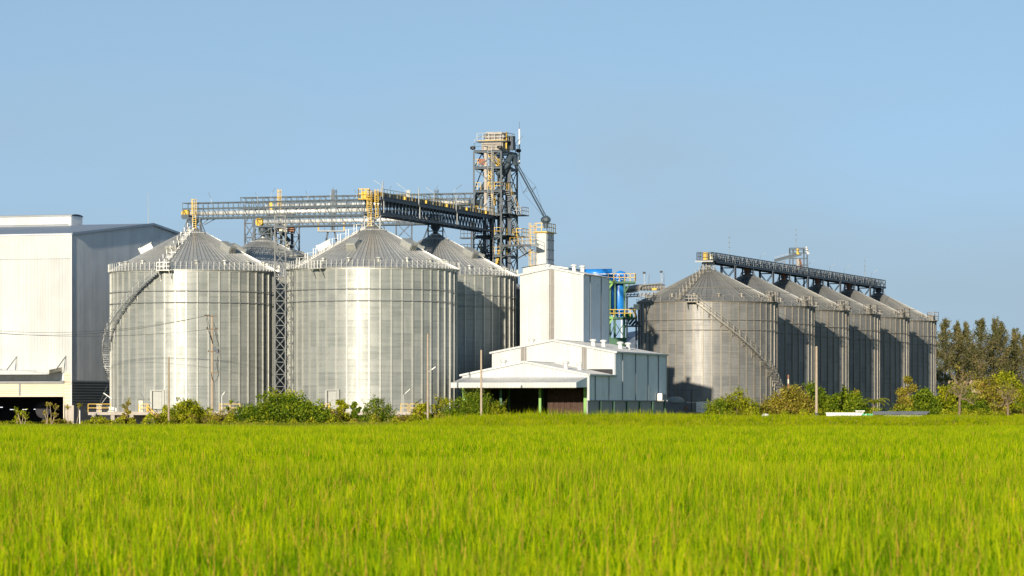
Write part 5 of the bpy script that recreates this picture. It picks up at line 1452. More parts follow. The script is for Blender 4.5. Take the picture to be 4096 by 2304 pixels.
for k in range(5):
    p = r1p.lerp(r6p, (k + .5) / 5)
    t2 = thing('gallery_trestle', 'steel trestle between the %s old silos from the stair silo' % ('first and second', 'second and third', 'third and fourth', 'fourth and fifth', 'fifth and last')[k], 'trestle', (p.x, p.y, G), 'trestles between the weathered silos')
    cs = [p + rd * (a * .45) + rs * (b_ * 1.25) for a, b_ in ((-1, -1), (1, -1), (1, 1), (-1, 1))]
    zs = [.4, 9, 17, 21, 24, 27.2]
    for i in range(4):
        c_, q = cs[i], cs[(i + 1) % 4]
        bar_obj('leg', c_ + UP * .4, c_ + UP * RB, .2, .2, M['steel_dark'], t2)
        for j in range(len(zs) - 1):
            bar_obj('cross_brace', c_ + UP * zs[j], q + UP * zs[j + 1], .1, .1, M['steel_dark'], t2)
            bar_obj('cross_brace', q + UP * zs[j], c_ + UP * zs[j + 1], .1, .1, M['steel_dark'], t2)
            bar_obj('tie_beam', c_ + UP * zs[j + 1], q + UP * zs[j + 1], .16, .16, M['steel_dark'], t2)
for (k, w_) in ((1, .55), (2, .5), (3, .4), (4, .4)):
    p = RS[k][1]; MB().box(p + UP * (RAP + .7) - rd * .5, .8, .8, 1.8, rd, rs).build('inlet_chute', M['rust'], RS[k][0])
# drive tower half way along
hp = Vector((X(3196, 688), 688, 0))
th = thing('drive_tower', 'small drive tower with yellow guard and inclined conveyor on the dark gallery', 'tower', (hp.x, hp.y, RB))
zt = Z(990, 688)
for (px, pb) in ((3159, 1080), (3216, 1150), (3229, 1150), (3172, 1060)): bar_obj('leg', at(px, pb, 688), at(px, 994, 688), .26, .26, M['steel'] if px != 3229 else M['steel_dark'], th)
for py in (996, 1012, 1034, 1060): bar_obj('floor_beam', at(3157, py, 688), at(3231, py, 688), .16, .2, M['steel_dark'], th)
MB().rail([at(3157, 1012, 687.5), at(3231, 1012, 687.5)], 1.0, .8, .04).build('railing', M['steel'], th)
MB().box(at(3191, 1006, 688), .5, .6, 1.1).build('drive_guard', M['yellow'], th)
MB().path([at(3190, 1035, 688), at(3194, 1056, 688), at(3185, 1085, 688)], .35).build('chute', M['concrete'], th)
MB().path([at(3198, 1038, 688.5), at(3206, 1072, 688.5)], .28).build('chute', M['rust'], th)
bar_obj('incline_beam', at(3098, 1046, 688), at(3206, 1018, 688), .3, .35, M['steel'], th)
bar_obj('incline_tube', at(3098, 1040, 688), at(3200, 1012, 688), .4, .3, M['steel_dark'], th)
bar_obj('incline_rail', at(3098, 1030, 688), at(3160, 1013, 688), .06, .08, M['steel_light'], th)
MB().path([at(3105, 1058, 687), at(3140, 1044, 687), at(3143, 1075, 687)], .09).build('conduit', M['steel_light'], th)
MB().bar(at(3224, 988, 688), at(3233, 1016, 688), .3, .4).build('end_hood', M['white'], th)
for (px, py, q) in ((3041, 1024, 0), (3234, 1056, 1), (3318, 1070, 2), (3377, 1076, 3), (3486, 1094, 4)):
    dd = 640 + (px - 2980) * .2
    arm_lamp('white tube lamp slanting up over the dark gallery of the weathered silos', at(px - 1, py + 26, dd), at(px, py, dd), at(px + 24, py - 15, dd), M['steel'], M['steel_light'], 'tube lamps over the dark gallery', .045)
for (px, y0, y1, dd, lab) in ((2917, 1045, 935, 634, 'thin pale mast on the gallery above the first two weathered silos'), (3459, 1110, 1028, 728, 'thin mast with rings near the far end of the dark gallery'), (3184, 1000, 905, 688, 'thin mast on top of the small drive tower')):
    p = at(px, y0, dd)
    b = MB().tube(p, at(px, y1, dd), .05, .02, n=6)
    for py in np.linspace(y1 + 15, y1 + 55, 3): b.lathe(at(px, py, dd), [(.05, -.08), (.12, 0), (.05, .08)], 8)
    o = b.build('mast', M['steel_light']); origin_to(o, p); tag(o, lab, 'mast')

# ------------------------------------------------------------------ things at the foot of the old silos
p = at(2700, 1600, 606)
o = MB().lathe((0, 0, 0), [(0, 1.0), (.5, .95), (.9, .6), (1.0, 0.2), (.95, 0)], 24).build('fan_duct', M['zinc'], None, True)
o.data.transform(Matrix.Diagonal((1.55, .9, 1.05, 1))); o.location = (X(2700, 606), 604, Z(1611, 605))
tag(o, 'rounded grey aeration duct in the shade between mill and old silo', 'duct')
o = MB().box((X(2700, 606), 604.2, Z(1611, 605) / 2 + .2), 2.9, 1.4, Z(1611, 605) - .3).build('fan_plinth', M['dark_sheet']); origin_to(o, (X(2700, 606), 604.2, .35))
tag(o, 'dark plinth under the rounded aeration duct', 'plinth')
th = thing('pipe_stand', 'thin dark pipe standing before the old silo with a level cross pipe', 'pipe', (X(2765, 602), 602, G))
bar_obj('standpipe', (X(2765, 602), 602, G), at(2765, 1560, 602), .11, .11, M['black'], th)
bar_obj('cross_pipe', at(2735, 1561, 602), at(2792, 1560, 602), .07, .07, M['steel'], th)
bar_obj('cross_pipe', at(2746, 1609, 602), at(2786, 1609, 602), .1, .1, M['cream'], th)
o = MB().box(at(2743, 1632, 603), .45, .4, .5).tube(at(2743, 1625, 602.6), at(2743, 1640, 602.6), .12).build('valve_box', M['rust']); origin_to(o, at(2743, 1640, 603)); tag(o, 'small rusty valve box at the foot of the old silo wall', 'valve')
b = MB().box(at(2797, 1628, 601.5), 1.0, .15, 1.75)
o = b.build('notice_board', M['white']); origin_to(o, at(2797, 1650, 601.5)); tag(o, 'white door panel with faded red marks at the foot of the old silo', 'panel')
for (dx, dz, m_) in ((-.18, .05, 'red'), (.18, .02, 'red'), (-.12, -.4, 'rust'), (.2, -.42, 'red')):
    k = MB().box((dx, -.085, 1.0 + dz), .16, .02, .12).build('faded_mark', M[m_]); k.parent = o

# ------------------------------------------------------------------ trees and shrubs
def leaves(pts, size, mat, name, th, flat=.35, asp=.55):
    """one mesh of small leaf faces at the given points (n,3)"""
    n = len(pts)
    sz = size * nrg.uniform(.55, 1.3, n)
    a = nrg.normal(0, 1, (n, 3)); a /= np.linalg.norm(a, axis=1)[:, None]
    b = nrg.normal(0, 1, (n, 3)); b[:, 2] *= flat; b -= (a * b).sum(1)[:, None] * a
    b /= np.linalg.norm(b, axis=1)[:, None]
    a *= sz[:, None] * .5; b *= sz[:, None] * .5 * asp
    v = np.empty((n, 4, 3), dtype=np.float32)
    v[:, 0] = pts - a; v[:, 1] = pts + b; v[:, 2] = pts + a; v[:, 3] = pts - b
    me = bpy.data.meshes.new(name)
    me.vertices.add(4 * n); me.vertices.foreach_set('co', v.ravel())
    me.loops.add(4 * n); me.loops.foreach_set('vertex_index', np.arange(4 * n, dtype=np.int32))
    me.polygons.add(n); me.polygons.foreach_set('loop_start', np.arange(0, 4 * n, 4, dtype=np.int32)); me.polygons.foreach_set('loop_total', np.full(n, 4, dtype=np.int32))
    me.materials.append(mat); me.update(calc_edges=True)
    o = bpy.data.objects.new(name, me); col.objects.link(o); attach(o, th)
    return o

def limb(b, p, q, r0, r1, bend=.12, n=4):
    p = Vector(p); q = Vector(q); L = (q - p).length; pts = [p]
    for k in range(1, n):
        t = k / n; pts.append(p.lerp(q, t) + Vector((rng.uniform(-1, 1), rng.uniform(-1, 1), rng.uniform(-.4, .4))) * L * bend * .5)
    pts.append(q)
    for k in range(n): b.tube(pts[k], pts[k + 1], r0 + (r1 - r0) * k / n, r0 + (r1 - r0) * (k + 1) / n, n=6, caps=False)
    return pts

def shrub(label, px0, px1, py_top, d, mat, n_leaf=2600, name='shrub', size=.40, lobes=9, gz=None, group=None, sprays=0, bark='bark', open_=.0, cat='shrub', low=.08, lean=0):
    """rounded shrub: limbs from the base, leaf clumps on an uneven set of lobes"""
    x0, x1 = X(px0, d), X(px1, d); gz = ground_z((x0 + x1) / 2, d) if gz is None else gz
    H = Z(py_top, d) - gz; W = (x1 - x0); cx = (x0 + x1) / 2
    th = thing(name, label, cat, (cx, d, gz), group)
    b = MB(); pts = []
    lob = []
    for k in range(lobes):
        t = k / max(1, lobes - 1)
        u = (t - .5) * 2
        x = cx + u * W * .40 + rng.uniform(-.05, .05) * W
        env = math.sqrt(max(.12, 1 - (abs(u) * .93) ** 2.2))
        zt = H * env * rng.uniform(.80, 1.0)
        if k == lobes // 2 + lean: zt = H
        r = max(.35, min(H * .34, W * .22) * rng.uniform(.75, 1.15))
        y = d + rng.uniform(-.3, .3) * min(W, 5)
        lob.append((x, y, gz + max(r * .7, zt - r), r))
        if zt > H * .45:
            for q in range(2):
                z2 = gz + (zt - r) * rng.uniform(.3, .7); lob.append((x + rng.uniform(-.5, .5) * r, y + rng.uniform(-.8, .3) * r, max(gz + r * .6, z2), r * rng.uniform(.8, 1.1)))
    tot = sum(l[3] ** 2 for l in lob)
    out = []
    for (x, y, z, r) in lob:
        m = int(2.9 * n_leaf * r * r / tot)
        if m < 4: continue
        # sub-clumps make light and dark pockets
        nc = max(4, m // 22)
        cc = nrg.normal(0, 1, (nc, 3)); cc /= np.linalg.norm(cc, axis=1)[:, None]; cc *= (nrg.uniform(.45, 1.06, nc) * r)[:, None]
        cc[:, 2] *= .85
        pick = nrg.integers(0, nc, m)
        p = cc[pick] + nrg.normal(0, r * .13 + .05, (m, 3))
        p += np.array((x, y, z)); out.append(p)
        limb(b, (cx + rng.uniform(-.12, .12) * W, d + rng.uniform(-.2, .2), gz - .05), (x, y, z), .09, .025)
        for q in range(3):
            e = cc[rng.randrange(nc)]; limb(b, (x, y, z), (x + e[0], y + e[1], z + e[2]), .03, .012, n=2)
    for k in range(sprays):                       # loose shoots beyond the outline
        l = rng.choice(lob); a = rng.uniform(-1, 1) * 1.1; L = l[3] * rng.uniform(1.1, 1.9)
        q = Vector((l[0] + math.sin(a) * L, l[1] + rng.uniform(-.4, .4), min(l[2] + math.cos(a) * L, gz + H * 1.05)))
        limb(b, (l[0], l[1], l[2]), q, .03, .01, n=3)
        m = 26
        t = nrg.uniform(.35, 1, m)[:, None]; base = np.array((l[0], l[1], l[2])); out.append(base + (np.array(q) - base) * t + nrg.normal(0, .12, (m, 3)))
    P = np.vstack(out); P = P[P[:, 2] > gz + low]
    if open_ > 0: P = P[nrg.random(len(P)) > open_ * (np.sin(P[:, 0] * 2.1 + 1) * np.sin(P[:, 2] * 2.7) > .1)]
    leaves(P, size * .88, M[mat], 'crown', th)
    b.build('trunk', M[bark], th)
    return th

g1 = 'shrubs along the yard edge'
SH = [ # label, px0, px1, top, d, mat, leaves, kw
 ('low leafy shrub at the corner of the warehouse platform', 325, 452, 1662, 497, 'leaf_a', 1500, dict(size=.30)),
 ('small shrub before the platform pillars under the spiral stair silo', 440, 545, 1668, 496, 'leaf_a', 900, dict(size=.28, sprays=6)),
 ('slender leafy sapling before the platform under the spiral stair silo', 482, 532, 1600, 497, 'leaf_c', 420, dict(size=.26, lobes=4, sprays=8, name='sapling', cat='sapling')),
 ('yellow green bush right of the platform steps', 628, 850, 1590, 486, 'leaf_a', 4200, dict(sprays=10, lean=1)),
 ('dry thin bush between the yellow green bush and the big round bush', 800, 965, 1635, 484, 'leaf_c', 1700, dict(size=.26, sprays=8, open_=.6)),
 ('small dark upright bush beside the platform rail near the utility pole', 902, 938, 1600, 500, 'leaf_b', 500, dict(size=.26, lobes=4)),
 ('largest rounded green bush before the gap with the lattice mast', 942, 1345, 1560, 480, 'leaf_b', 9500, dict(lobes=13, sprays=16, lean=-3)),
 ('yellow green top growth of the bush before the lattice mast', 1010, 1250, 1556, 484, 'leaf_a', 3600, dict(lobes=9, sprays=12)),
 ('pointed small bush beside the steps of the front silo platform', 1338, 1400, 1598, 486, 'leaf_a', 1100, dict(lobes=5, sprays=4, lean=-1)),
 ('second pointed small bush before the front silo platform', 1398, 1447, 1607, 486, 'leaf_b', 900, dict(lobes=5)),
 ('feathery open thorn bush with bare twigs before the front silo', 1445, 1592, 1582, 484, 'leaf_b', 3000, dict(sprays=26, open_=.4, size=.28, bark='bark_pale')),
 ('low olive scrub before the concrete edge of the front platform', 1560, 1690, 1655, 484, 'leaf_c', 1500, dict(size=.28, open_=.4)),
 ('leafy bush before the yellow rail of the front platform', 1640, 1730, 1612, 485, 'leaf_a', 1500, dict(sprays=4)),
 ('slim arching bush leaning before the right edge of the front silo', 1715, 1808, 1582, 486, 'leaf_a', 1300, dict(lobes=6, sprays=14, size=.26, lean=1)),
 ('low olive bush at the foot of the arching bush', 1740, 1850, 1640, 484, 'leaf_c', 1300, dict(size=.28)),
 ('broad feathery green bush behind the wooden pole at the loading shed', 1792, 1995, 1556, 480, 'leaf_b', 6200, dict(lobes=10, sprays=30, size=.28, lean=-1)),
 ('loose yellow green side growth of the bush at the loading shed', 1930, 2035, 1600, 479, 'leaf_a', 1700, dict(lobes=6, sprays=26, size=.26, lean=-2)),
 ('tiered green thorn tree before the old silo with the slanting stair', 2868, 3030, 1548, 548, 'leaf_a', 4200, dict(lobes=8, sprays=14, size=.30, name='thorn_tree', cat='tree')),
 ('low green bush beside the white door panel of the old silo', 2815, 2930, 1592, 546, 'leaf_b', 2600, dict(lobes=7, sprays=10, size=.30)),
 ('olive bush with tan flower heads under the foot of the slanting stair', 3060, 3262, 1536, 552, 'leaf_c', 6500, dict(lobes=10, sprays=12)),
 ('dark dense bush behind the tall pole before the old silos', 3190, 3330, 1528, 560, 'leaf_b', 4200, dict(lobes=8, sprays=14, lean=-1)),
 ('dense dark green hedge bush between tall pole and palm', 3300, 3470, 1545, 560, 'leaf_b', 5200, dict(lobes=9, sprays=10)),
 ('pale dry bush tops above the dark hedge before the old silos', 3370, 3460, 1558, 566, 'leaf_c', 1500, dict(lobes=6, open_=.3)),
 ('narrow upright olive tree wrapped in creepers before the far silos', 3585, 3672, 1505, 564, 'leaf_c', 3200, dict(lobes=5, lean=0, name='creeper_tree', cat='tree')),
 ('rounded dark green tree beside the grey roofed shed', 3620, 3770, 1545, 562, 'leaf_b', 5200, dict(lobes=8, sprays=8, name='round_tree', cat='tree')),
 ('light green bush between round dark tree and bare tree', 3735, 3830, 1540, 566, 'leaf_a', 2400, dict(lobes=6, sprays=14)),
 ('green undergrowth behind the bare trunked tree', 3780, 3930, 1535, 572, 'leaf_b', 4600, dict(lobes=8, sprays=8)),
 ('olive thicket between the two bare trunked trees', 3870, 4010, 1505, 575, 'leaf_c', 5200, dict(lobes=8, open_=.25, sprays=10)),
 ('tall olive thicket around the second bare trunked tree', 3930, 4110, 1478, 578, 'leaf_a', 8000, dict(lobes=9, open_=.3, sprays=18)),
 ('dark green tree at the end of the thicket beyond the bare trees', 4060, 4230, 1490, 585, 'leaf_b', 6200, dict(lobes=8, sprays=8, name='round_tree', cat='tree')),
 ('low yellow green weeds along the foot of the thicket', 3760, 4000, 1632, 552, 'leaf_a', 2400, dict(lobes=12, size=.28)),
 ('low weeds at the foot of the second bare trunked tree', 3960, 4150, 1628, 552, 'leaf_c', 2200, dict(lobes=12, size=.28)),
 ('low green weeds inside the warehouse door opening', -60, 160, 1682, 500, 'leaf_a', 1400, dict(lobes=12, size=.26)),
 ('scrubby weeds at the concrete jamb of the warehouse door', 150, 290, 1672, 500, 'leaf_c', 1200, dict(lobes=8, size=.26, sprays=8)),
]
for (lab, a, b_, t, d, m, n, kw) in SH:
    shrub(lab, a, b_, t, d, m, n, group=g1, **kw)

def scrub(label, px0, px1, d0, d1, n, hmax, mat, size=.3):
    """ragged joined strip of weeds: nobody could count it"""
    x = nrg.uniform(X(px0, d0), X(px1, d0), n); y = nrg.uniform(d0, d1, n)
    env = .35 + .35 * np.sin(x * .9 + 1.1) * np.sin(x * .37 + .4) + .3 * np.sin(x * 2.3)
    env = np.clip(env, .12, 1) * hmax
    z = np.array([ground_z(a, b_) for a, b_ in zip(x, y)]) + env * nrg.random(n) ** .8
    a0 = Vector((X((px0 + px1) / 2, d0), d0, 0)); th = thing('scrub', label, 'weeds', a0)
    o = leaves(np.stack([x, y, z], 1), size, M[mat], 'scrub', th); col.objects.unlink(bpy.data.objects[th.name]); bpy.data.objects.remove(th)
    o.parent = None; o.matrix_local = Matrix.Identity(4); o.name = 'scrub'; o['kind'] = 'stuff'; tag(o, label, 'weeds')
scrub('ragged strip of olive weeds joining the bushes before the shiny silos', 615, 1990, 479, 487, 16000, 2.6, 'leaf_c')
scrub('bright green weeds between the bushes before the shiny silos', 560, 1900, 476, 481, 12000, 1.8, 'leaf_a')
scrub('ragged green weeds along the foot of the old silos and thicket', 2800, 4200, 542, 550, 16000, 2.2, 'leaf_a')
scrub('dark green undergrowth joining the bushes before the old silos', 2840, 4200, 556, 570, 9000, 3.0, 'leaf_b', .36)

def sapling(label, px, py_top, d, mat, blobs, bark='bark_pale'):
    gz = 0; th = thing('sapling', label, 'sapling', (X(px, d), d, gz)); b = MB(); out = []
    top = None
    for (bx, by, r, n, stem) in blobs:
        p = at(bx, by, d + rng.uniform(-.4, .4))
        limb(b, (X(stem, d), d, gz), p, .06, .03, .06)
        q = nrg.normal(0, 1, (n, 3)) * r * np.array((.6, .5, .5)) + np.array(p); out.append(q)
        for k in range(4): limb(b, p - Vector((0, 0, r)), p + Vector((rng.uniform(-r, r), rng.uniform(-r, r), rng.uniform(0, r))), .025, .01, n=2)
    leaves(np.vstack(out), .3, M[mat], 'crown', th); b.build('trunk', M[bark], th)
sapling('drooping young tree with pale stems before the dark warehouse door', 85, 1630, 494, 'leaf_a', [(64, 1637, .35, 60, 86), (72, 1652, .35, 70, 86), (92, 1650, .4, 90, 88), (103, 1668, .35, 60, 97), (66, 1675, .35, 60, 70)])
sapling('forked thin young tree before the right side of the warehouse door', 200, 1620, 494, 'leaf_c', [(190, 1620, .25, 45, 188), (200, 1616, .3, 60, 205), (225, 1628, .3, 50, 207), (180, 1650, .3, 40, 187), (222, 1660, .35, 60, 205), (270, 1630, .3, 50, 272)])
sapling('thin pale sapling with a leaf tuft beside the warehouse plinth', 307, 1620, 500, 'leaf_c', [(318, 1621, .3, 60, 306)])

# bare-trunked trees
def bare_tree(label, px, py_base, py_top, d, forks):
    gz = ground_z(X(px, d), d); th = thing('bare_tree', label, 'tree', (X(px, d), d, gz)); b = MB(); base = Vector((X(px, d), d, gz))
    out = []
    f = at(forks[0][0], forks[0][1], d); limb(b, base, f, .22, .17, .05, 5)
    for (bx, by) in forks[1:]:
        q = at(bx, by, d + rng.uniform(-1.2, 1.2)); pts = limb(b, f, q, .12, .04, .2, 5)
        for k in range(9):
            s = pts[rng.randrange(1, 5)]; e = s + Vector((rng.uniform(-1.3, 1.3), rng.uniform(-1, 1), rng.uniform(.1, 1.5)))
            tw = limb(b, s, e, .035, .012, .25, 3)
            for j in range(2): limb(b, tw[2], tw[2] + Vector((rng.uniform(-.7, .7), rng.uniform(-.6, .6), rng.uniform(0, .9))), .018, .008, .2, 2)
            out.append(nrg.normal(0, .32, (rng.randrange(4, 14), 3)) + np.array(e))
    b.build('trunk', M['bark'], th); leaves(np.vstack(out), .36, M['leaf_c'], 'crown', th)
bare_tree('bare tree with brown trunk and pale spreading branches at the field edge', 3835, 1660, 1470, 545, [(3840, 1590), (3808, 1490), (3850, 1480), (3868, 1500), (3790, 1560), (3880, 1560), (3900, 1620)])
bare_tree('second bare tree with fan of pale branches in the thicket', 4032, 1660, 1500, 545, [(4032, 1620), (4000, 1560), (4024, 1545), (4050, 1550), (3975, 1625), (4062, 1590), (4010, 1580)])

# casuarinas behind the last silo
def casuarina(label, px, py_top, d, wpx, n=6800):
    gz = 0.3; H = Z(py_top, d) - gz; x = X(px, d); Wd = wpx / F * d * rng.uniform(.55, .8)
    th = thing('casuarina_tree', label, 'tree', (x, d, gz), 'tall feathery trees behind the far silo'); b = MB(); out = []
    lean = rng.uniform(-.6, .6)
    limb(b, (x, d, gz), (x + lean, d, gz + H * .97), .32, .05, .02, 6)
    nb = 80
    for k in range(nb):
        t = .22 + .76 * (k + rng.random()) / nb
        env = (1 - t) ** .8 * (1.15 if t > .35 else .85)
        L = Wd * max(.14, env) * rng.uniform(.45, 1.4)
        a = rng.uniform(0, 2 * math.pi)
        s = Vector((x + lean * t, d, gz + H * t)); e = s + Vector((math.cos(a) * L, math.sin(a) * L, L * rng.uniform(.5, 1.5)))
        limb(b, s, e, .07 * (1.2 - t), .02, .1, 3)
        m = int(n / nb * (.6 + .8 * (1 - t)))
        tt = nrg.uniform(.25, 1.1, m)[:, None]
        p = np.array(s) + (np.array(e) - np.array(s)) * tt + nrg.normal(0, .14 + .11 * L, (m, 3)) * np.array((.8, .8, 1.3))
        p[:, 2] += .25 * nrg.random(m); out.append(p)
    leaves(np.vstack(out), .7, M['leaf_d'], 'crown', th, 1.4, .22); b.build('trunk', M['bark'], th)
for (px, top, d, w, lab) in ((3738, 1345, 830, 95, 'shorter feathery tree half hidden by the far silo'), (3778, 1282, 815, 100, 'feathery tall tree closest to the far silo'),
                          (3832, 1293, 822, 95, 'narrow spire of the twin tipped feathery tree'), (3866, 1296, 830, 105, 'second spire of the twin tipped feathery tree'),
                          (3932, 1280, 815, 130, 'broad feathery tall tree with two ragged tips'), (3968, 1284, 828, 120, 'ragged feathery tree beside the broadest one'),
                          (4012, 1292, 818, 120, 'feathery tree with a leaning tip near the end of the row'), (4052, 1322, 828, 110, 'round shouldered feathery tree before the last one'), (4100, 1345, 820, 110, 'last feathery tree of the row beyond the thicket'), (3900, 1390, 840, 120, 'low filler feathery tree standing behind the others')):
    casuarina(lab, px, top, d, w)
# pale rubble heap glimpsed behind the thicket
b = MB()
for k in range(70):
    p = at(rng.uniform(3745, 4040), rng.uniform(1528, 1550), 770); s_ = rng.uniform(.3, .9)
    a = Vector((rng.gauss(0, 1), rng.gauss(0, 1), rng.gauss(0, 1))).normalized(); c = a.orthogonal().normalized()
    b.box((p.x, p.y + rng.uniform(-3, 3), p.z), s_, s_ * .8, s_ * .6, a, c, a.cross(c))
b.box(at(3895, 1600, 775) , 15, 8, 6)
o = b.build('rubble_heap', M['bark_pale']); o['kind'] = 'stuff'; tag(o, 'pale heap of rubble glimpsed between the thicket and the feathery trees', 'rubble')

# palm
pd = 556; th = thing('palm', 'young palm with arching yellow green fronds among the dark bushes', 'palm', (X(3496, pd), pd, .7)); pc = at(3496, 1612, pd)
MB().tube((X(3496, pd), pd, .6), pc, .22, .16, n=8).build('trunk', M['bark'], th)
for k in range(17):
    a = 2 * math.pi * k / 17 + rng.uniform(-.15, .15); L = rng.uniform(2.0, 3.1); el = rng.uniform(.5, 1.25)
    b = MB(); prev = None
    for j in range(9):
        t = j / 8; p = pc + Vector((math.cos(a) * L * t * .85, math.sin(a) * L * t * .6, L * (math.sin(el) * t - .75 * t * t)))
        if prev is not None:
            b.bar(prev, p, .05)
            dr = (p - prev).normalized(); sd = dr.cross(UP).normalized()
            for s_ in (-1, 1):
                for q in range(2):
                    o_ = prev.lerp(p, q / 2); b.quad(o_, o_ + dr * .10, o_ + dr * .28 + sd * (s_ * .55 * (1 - .6 * t)) - UP * .22)
        prev = p
    b.build('frond', M['leaf_e'], th)

# ------------------------------------------------------------------ poles and wires
def pole(label, px, top, d, w, m='pole_concrete', base_m=None, gz=None, square=True):
    gz = ground_z(X(px, d), d) if gz is None else gz
    th = thing('pole', label, 'pole', (X(px, d), d, gz)); x = X(px, d); zt = Z(top, d)
    b = MB(); b.tube((x, d, gz - .2), (x, d, zt), w * .55, w * .42, n=8); b.build('pole_shaft', M[m], th)
    if base_m: MB().tube((x, d, gz - .1), (x, d, gz + 1.0), w * .7, w * .66, n=8).build('pole_sleeve', M[base_m], th)
    return th
pole('short weathered post standing before the spiral stair silo', 675, 1428, 478, .26, 'bark_pale')
pole('pale post with a small street lamp before the front silo', 1711, 1335, 482, .26)
pole('plain wooden pole before the bush at the loading shed', 1925, 1400, 474, .28)
pole('tall plain tan pole before the dark shaded silos', 3266, 1385, 540, .40, base_m='steel_dark')
pole('short grey stake beside the warehouse plinth', 319, 1640, 496, .16, 'white')
th = thing('marker_pole', 'short red and white banded pole behind the olive bush', 'pole', (X(3153, 572), 572, .7))
z0, z1 = .7, Z(1499, 572)
for k in range(10): bar_obj('band', (X(3153, 572), 572, lerp(z0, z1, k / 10)), (X(3153, 572), 572, lerp(z0, z1, (k + 1) / 10)), .2, .2, M['rust'] if k % 2 else M['cream'], th)
arm_lamp('small street lamp leaning from the pale post before the front silo', at(1711, 1488, 481.7), at(1722, 1482, 481.7), at(1742, 1467, 481.7), M['steel_light'], M['white'], None, .1)
ud = 486
th = thing('utility_pole', 'utility pole with cross arms, insulators and dangling cables before the silo', 'utility pole', (X(848, ud), ud, 0))
MB().tube((X(849, ud), ud, -.2), at(848, 1262, ud), .22, .15, n=8).build('pole_shaft', M['pole_concrete'], th)
for (x0, x1, py) in ((818, 869, 1264), (828, 872, 1316), (832, 882, 1406), (838, 874, 1491)):
    bar_obj('cross_arm', at(x0, py, ud - .2), at(x1, py, ud - .2), .12, .12, M['bark'], th)
for (px, py) in ((820, 1262), (825, 1262), (830, 1263), (836, 1262), (828, 1312), (868, 1314), (858, 1400), (866, 1398), (874, 1400), (834, 1405), (872, 1485)):
    MB().lathe(at(px, py, ud - .2), [(.04, -.12), (.09, -.08), (.05, 0), (.09, .06), (.04, .12)], 8).build('insulator', M['black'], th)
for pts in ([(830, 1268), (842, 1340), (850, 1375)], [(826, 1270), (832, 1318), (846, 1360)], [(855, 1290), (872, 1350), (877, 1400), (868, 1440), (872, 1480), (876, 1500), (868, 1518), (856, 1530), (859, 1560), (860, 1640)],
            [(858, 1318), (872, 1372), (873, 1420), (866, 1460), (874, 1488)], [(845, 1495), (848, 1515), (856, 1527)], [(878, 1408), (874, 1450), (877, 1490), (870, 1510)]):
    MB().path([at(a, b_, ud - .35) for a, b_ in pts], .035, 5).build('cable', M['black'], th)
for k, (px, py) in enumerate(((868, 1405), (858, 1395))): MB().box(at(px, py, ud - .3), .3, .3, .6).build('fuse_box', M['steel_dark'], th)
for k, (y1, y2) in enumerate(((1264, 1303), (1262, 1311), (1318, 1316))):
    pts = []
    A_, B_ = at(822 + 4 * k, y1, ud - .2), at(-330, y2 - 22, 512 + 1.2 * k); sag = (2.0, 2.25, 1.35)[k]
    for j in range(41):
        t = j / 40; p = A_.lerp(B_, t); p.z -= sag * 4 * t * (1 - t); pts.append(p)
    o = MB().path(pts, .022, 5).build('power_line', M['black']); origin_to(o, A_)
    tag(o, ['upper thin power line sagging from the utility pole past the warehouse', 'second thin power line sagging from the utility pole past the warehouse', 'lower power line from the utility pole arm past the warehouse'][k], 'wire')

# ------------------------------------------------------------------ low walls and shed at the field edge
wd = 522
th = thing('low_wall', 'low white painted wall half hidden by grass before the dark hedge', 'wall', (X(3400, wd), wd, .6))
x0, x1 = X(3305, wd), X(3448, wd)
for k in range(6):
    MB().box((lerp(x0, x1, (k + .5) / 6), wd, (Z(1653, wd) + .6) / 2), (x1 - x0) / 6 - .02, .2, Z(1653, wd) - .6).build('wall_panel', M['white'], th)
MB().box(((x0 + x1) / 2, wd, Z(1653, wd) + .05), x1 - x0 + .2, .3, .1).build('wall_coping', M['white'], th)
o = MB().box(at(3440, 1644, wd + 4), 1.4, .2, .14).bar(at(3428, 1644, wd + 4), (X(3428, wd + 4), wd + 4, .6), .08).bar(at(3452, 1644, wd + 4), (X(3452, wd + 4), wd + 4, .6), .08).build('white_barrier', M['white']); origin_to(o, (X(3440, wd + 4), wd + 4, .6)); tag(o, 'short white barrier rail behind the low white wall', 'barrier')
th = thing('banner', 'green banner with white stripes and red foot beside the grey shed roof', 'banner', (X(3470, wd), wd - .2, .7))
x0, x1 = X(3448, wd), X(3490, wd)
MB().box(((x0 + x1) / 2, wd - .25, (Z(1655, wd) + Z(1664, wd)) / 2), x1 - x0, .04, Z(1655, wd) - Z(1664, wd)).build('cloth', M['banner'], th)
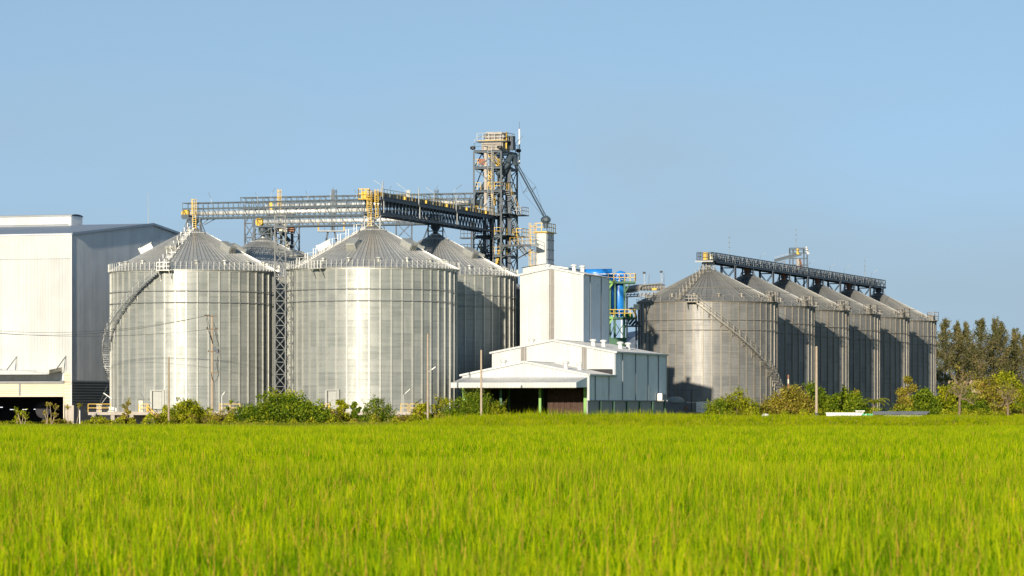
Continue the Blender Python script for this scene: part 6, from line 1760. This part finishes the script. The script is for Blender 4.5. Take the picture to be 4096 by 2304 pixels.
MB().box(((x0 + x1) / 2 + .2, wd - .25, Z(1666.5, wd)), x1 - x0 + 1.2, .04, .16).build('red_hem', M['red'], th)
for k, (dx, ln) in enumerate(((-.35, -.12), (-.1, .12), (.45, 0))):
    MB().bar((lerp(x0, x1, .5) + dx - ln, wd - .29, Z(1656, wd)), (lerp(x0, x1, .5) + dx, wd - .29, Z(1664, wd)), .02, .1).build('white_mark', M['white'], th)
for x in (x0, x1): MB().bar((x, wd - .22, .6), (x, wd - .22, Z(1653, wd)), .08).build('banner_post', M['steel_light'], th)
th = thing('field_shed', 'low shed with grey sheet roof and white walls at the field edge', 'shed', (X(3600, wd), wd + 2, .6))
n = 8
for k in range(n):
    a0, a1 = lerp(3497, 3705, k / n), lerp(3497, 3705, (k + 1) / n); c0, c1 = lerp(3490, 3720, k / n), lerp(3490, 3720, (k + 1) / n)
    corr(at(a0, 1659, wd), at(a1, 1659, wd), at(c1, 1645.5, wd + 5), at(c0, 1645.5, wd + 5), UP, .3, .04).build('roof_panel', M['asbestos'], th)
for k in range(7):
    a0, a1 = lerp(3535, 3692, k / 7), lerp(3535, 3692, (k + 1) / 7) - .6
    MB().box((X((a0 + a1) / 2, wd), wd + .6, (Z(1662, wd) + .6) / 2), X(a1, wd) - X(a0, wd), .15, Z(1662, wd) - .6).build('wall_panel', M['white'], th)
for a in (3500, 3590, 3700): bar_obj('post', (X(a, wd), wd + .4, .6), (X(a, wd), wd + .4, Z(1657, wd)), .12, .12, M['bark'], th)
for a in (3495, 3715): bar_obj('post', (X(a, wd + 4.6), wd + 4.6, .6), (X(a, wd + 4.6), wd + 4.6, Z(1648, wd + 4.6)), .12, .12, M['bark'], th)
o = MB().lathe((0, 0, 0), [(.66, 0), (.7, .25), (.6, .55), (.35, .75), (0, .82)], 18).build('white_sack', M['white'], None, True)
o.location = (X(3062, 520), 520, ground_z(X(3062, 520), 520) + .1); o.scale = (1, .8, 1.05); tag(o, 'round white sack lying in the grass before the olive bush', 'sack')
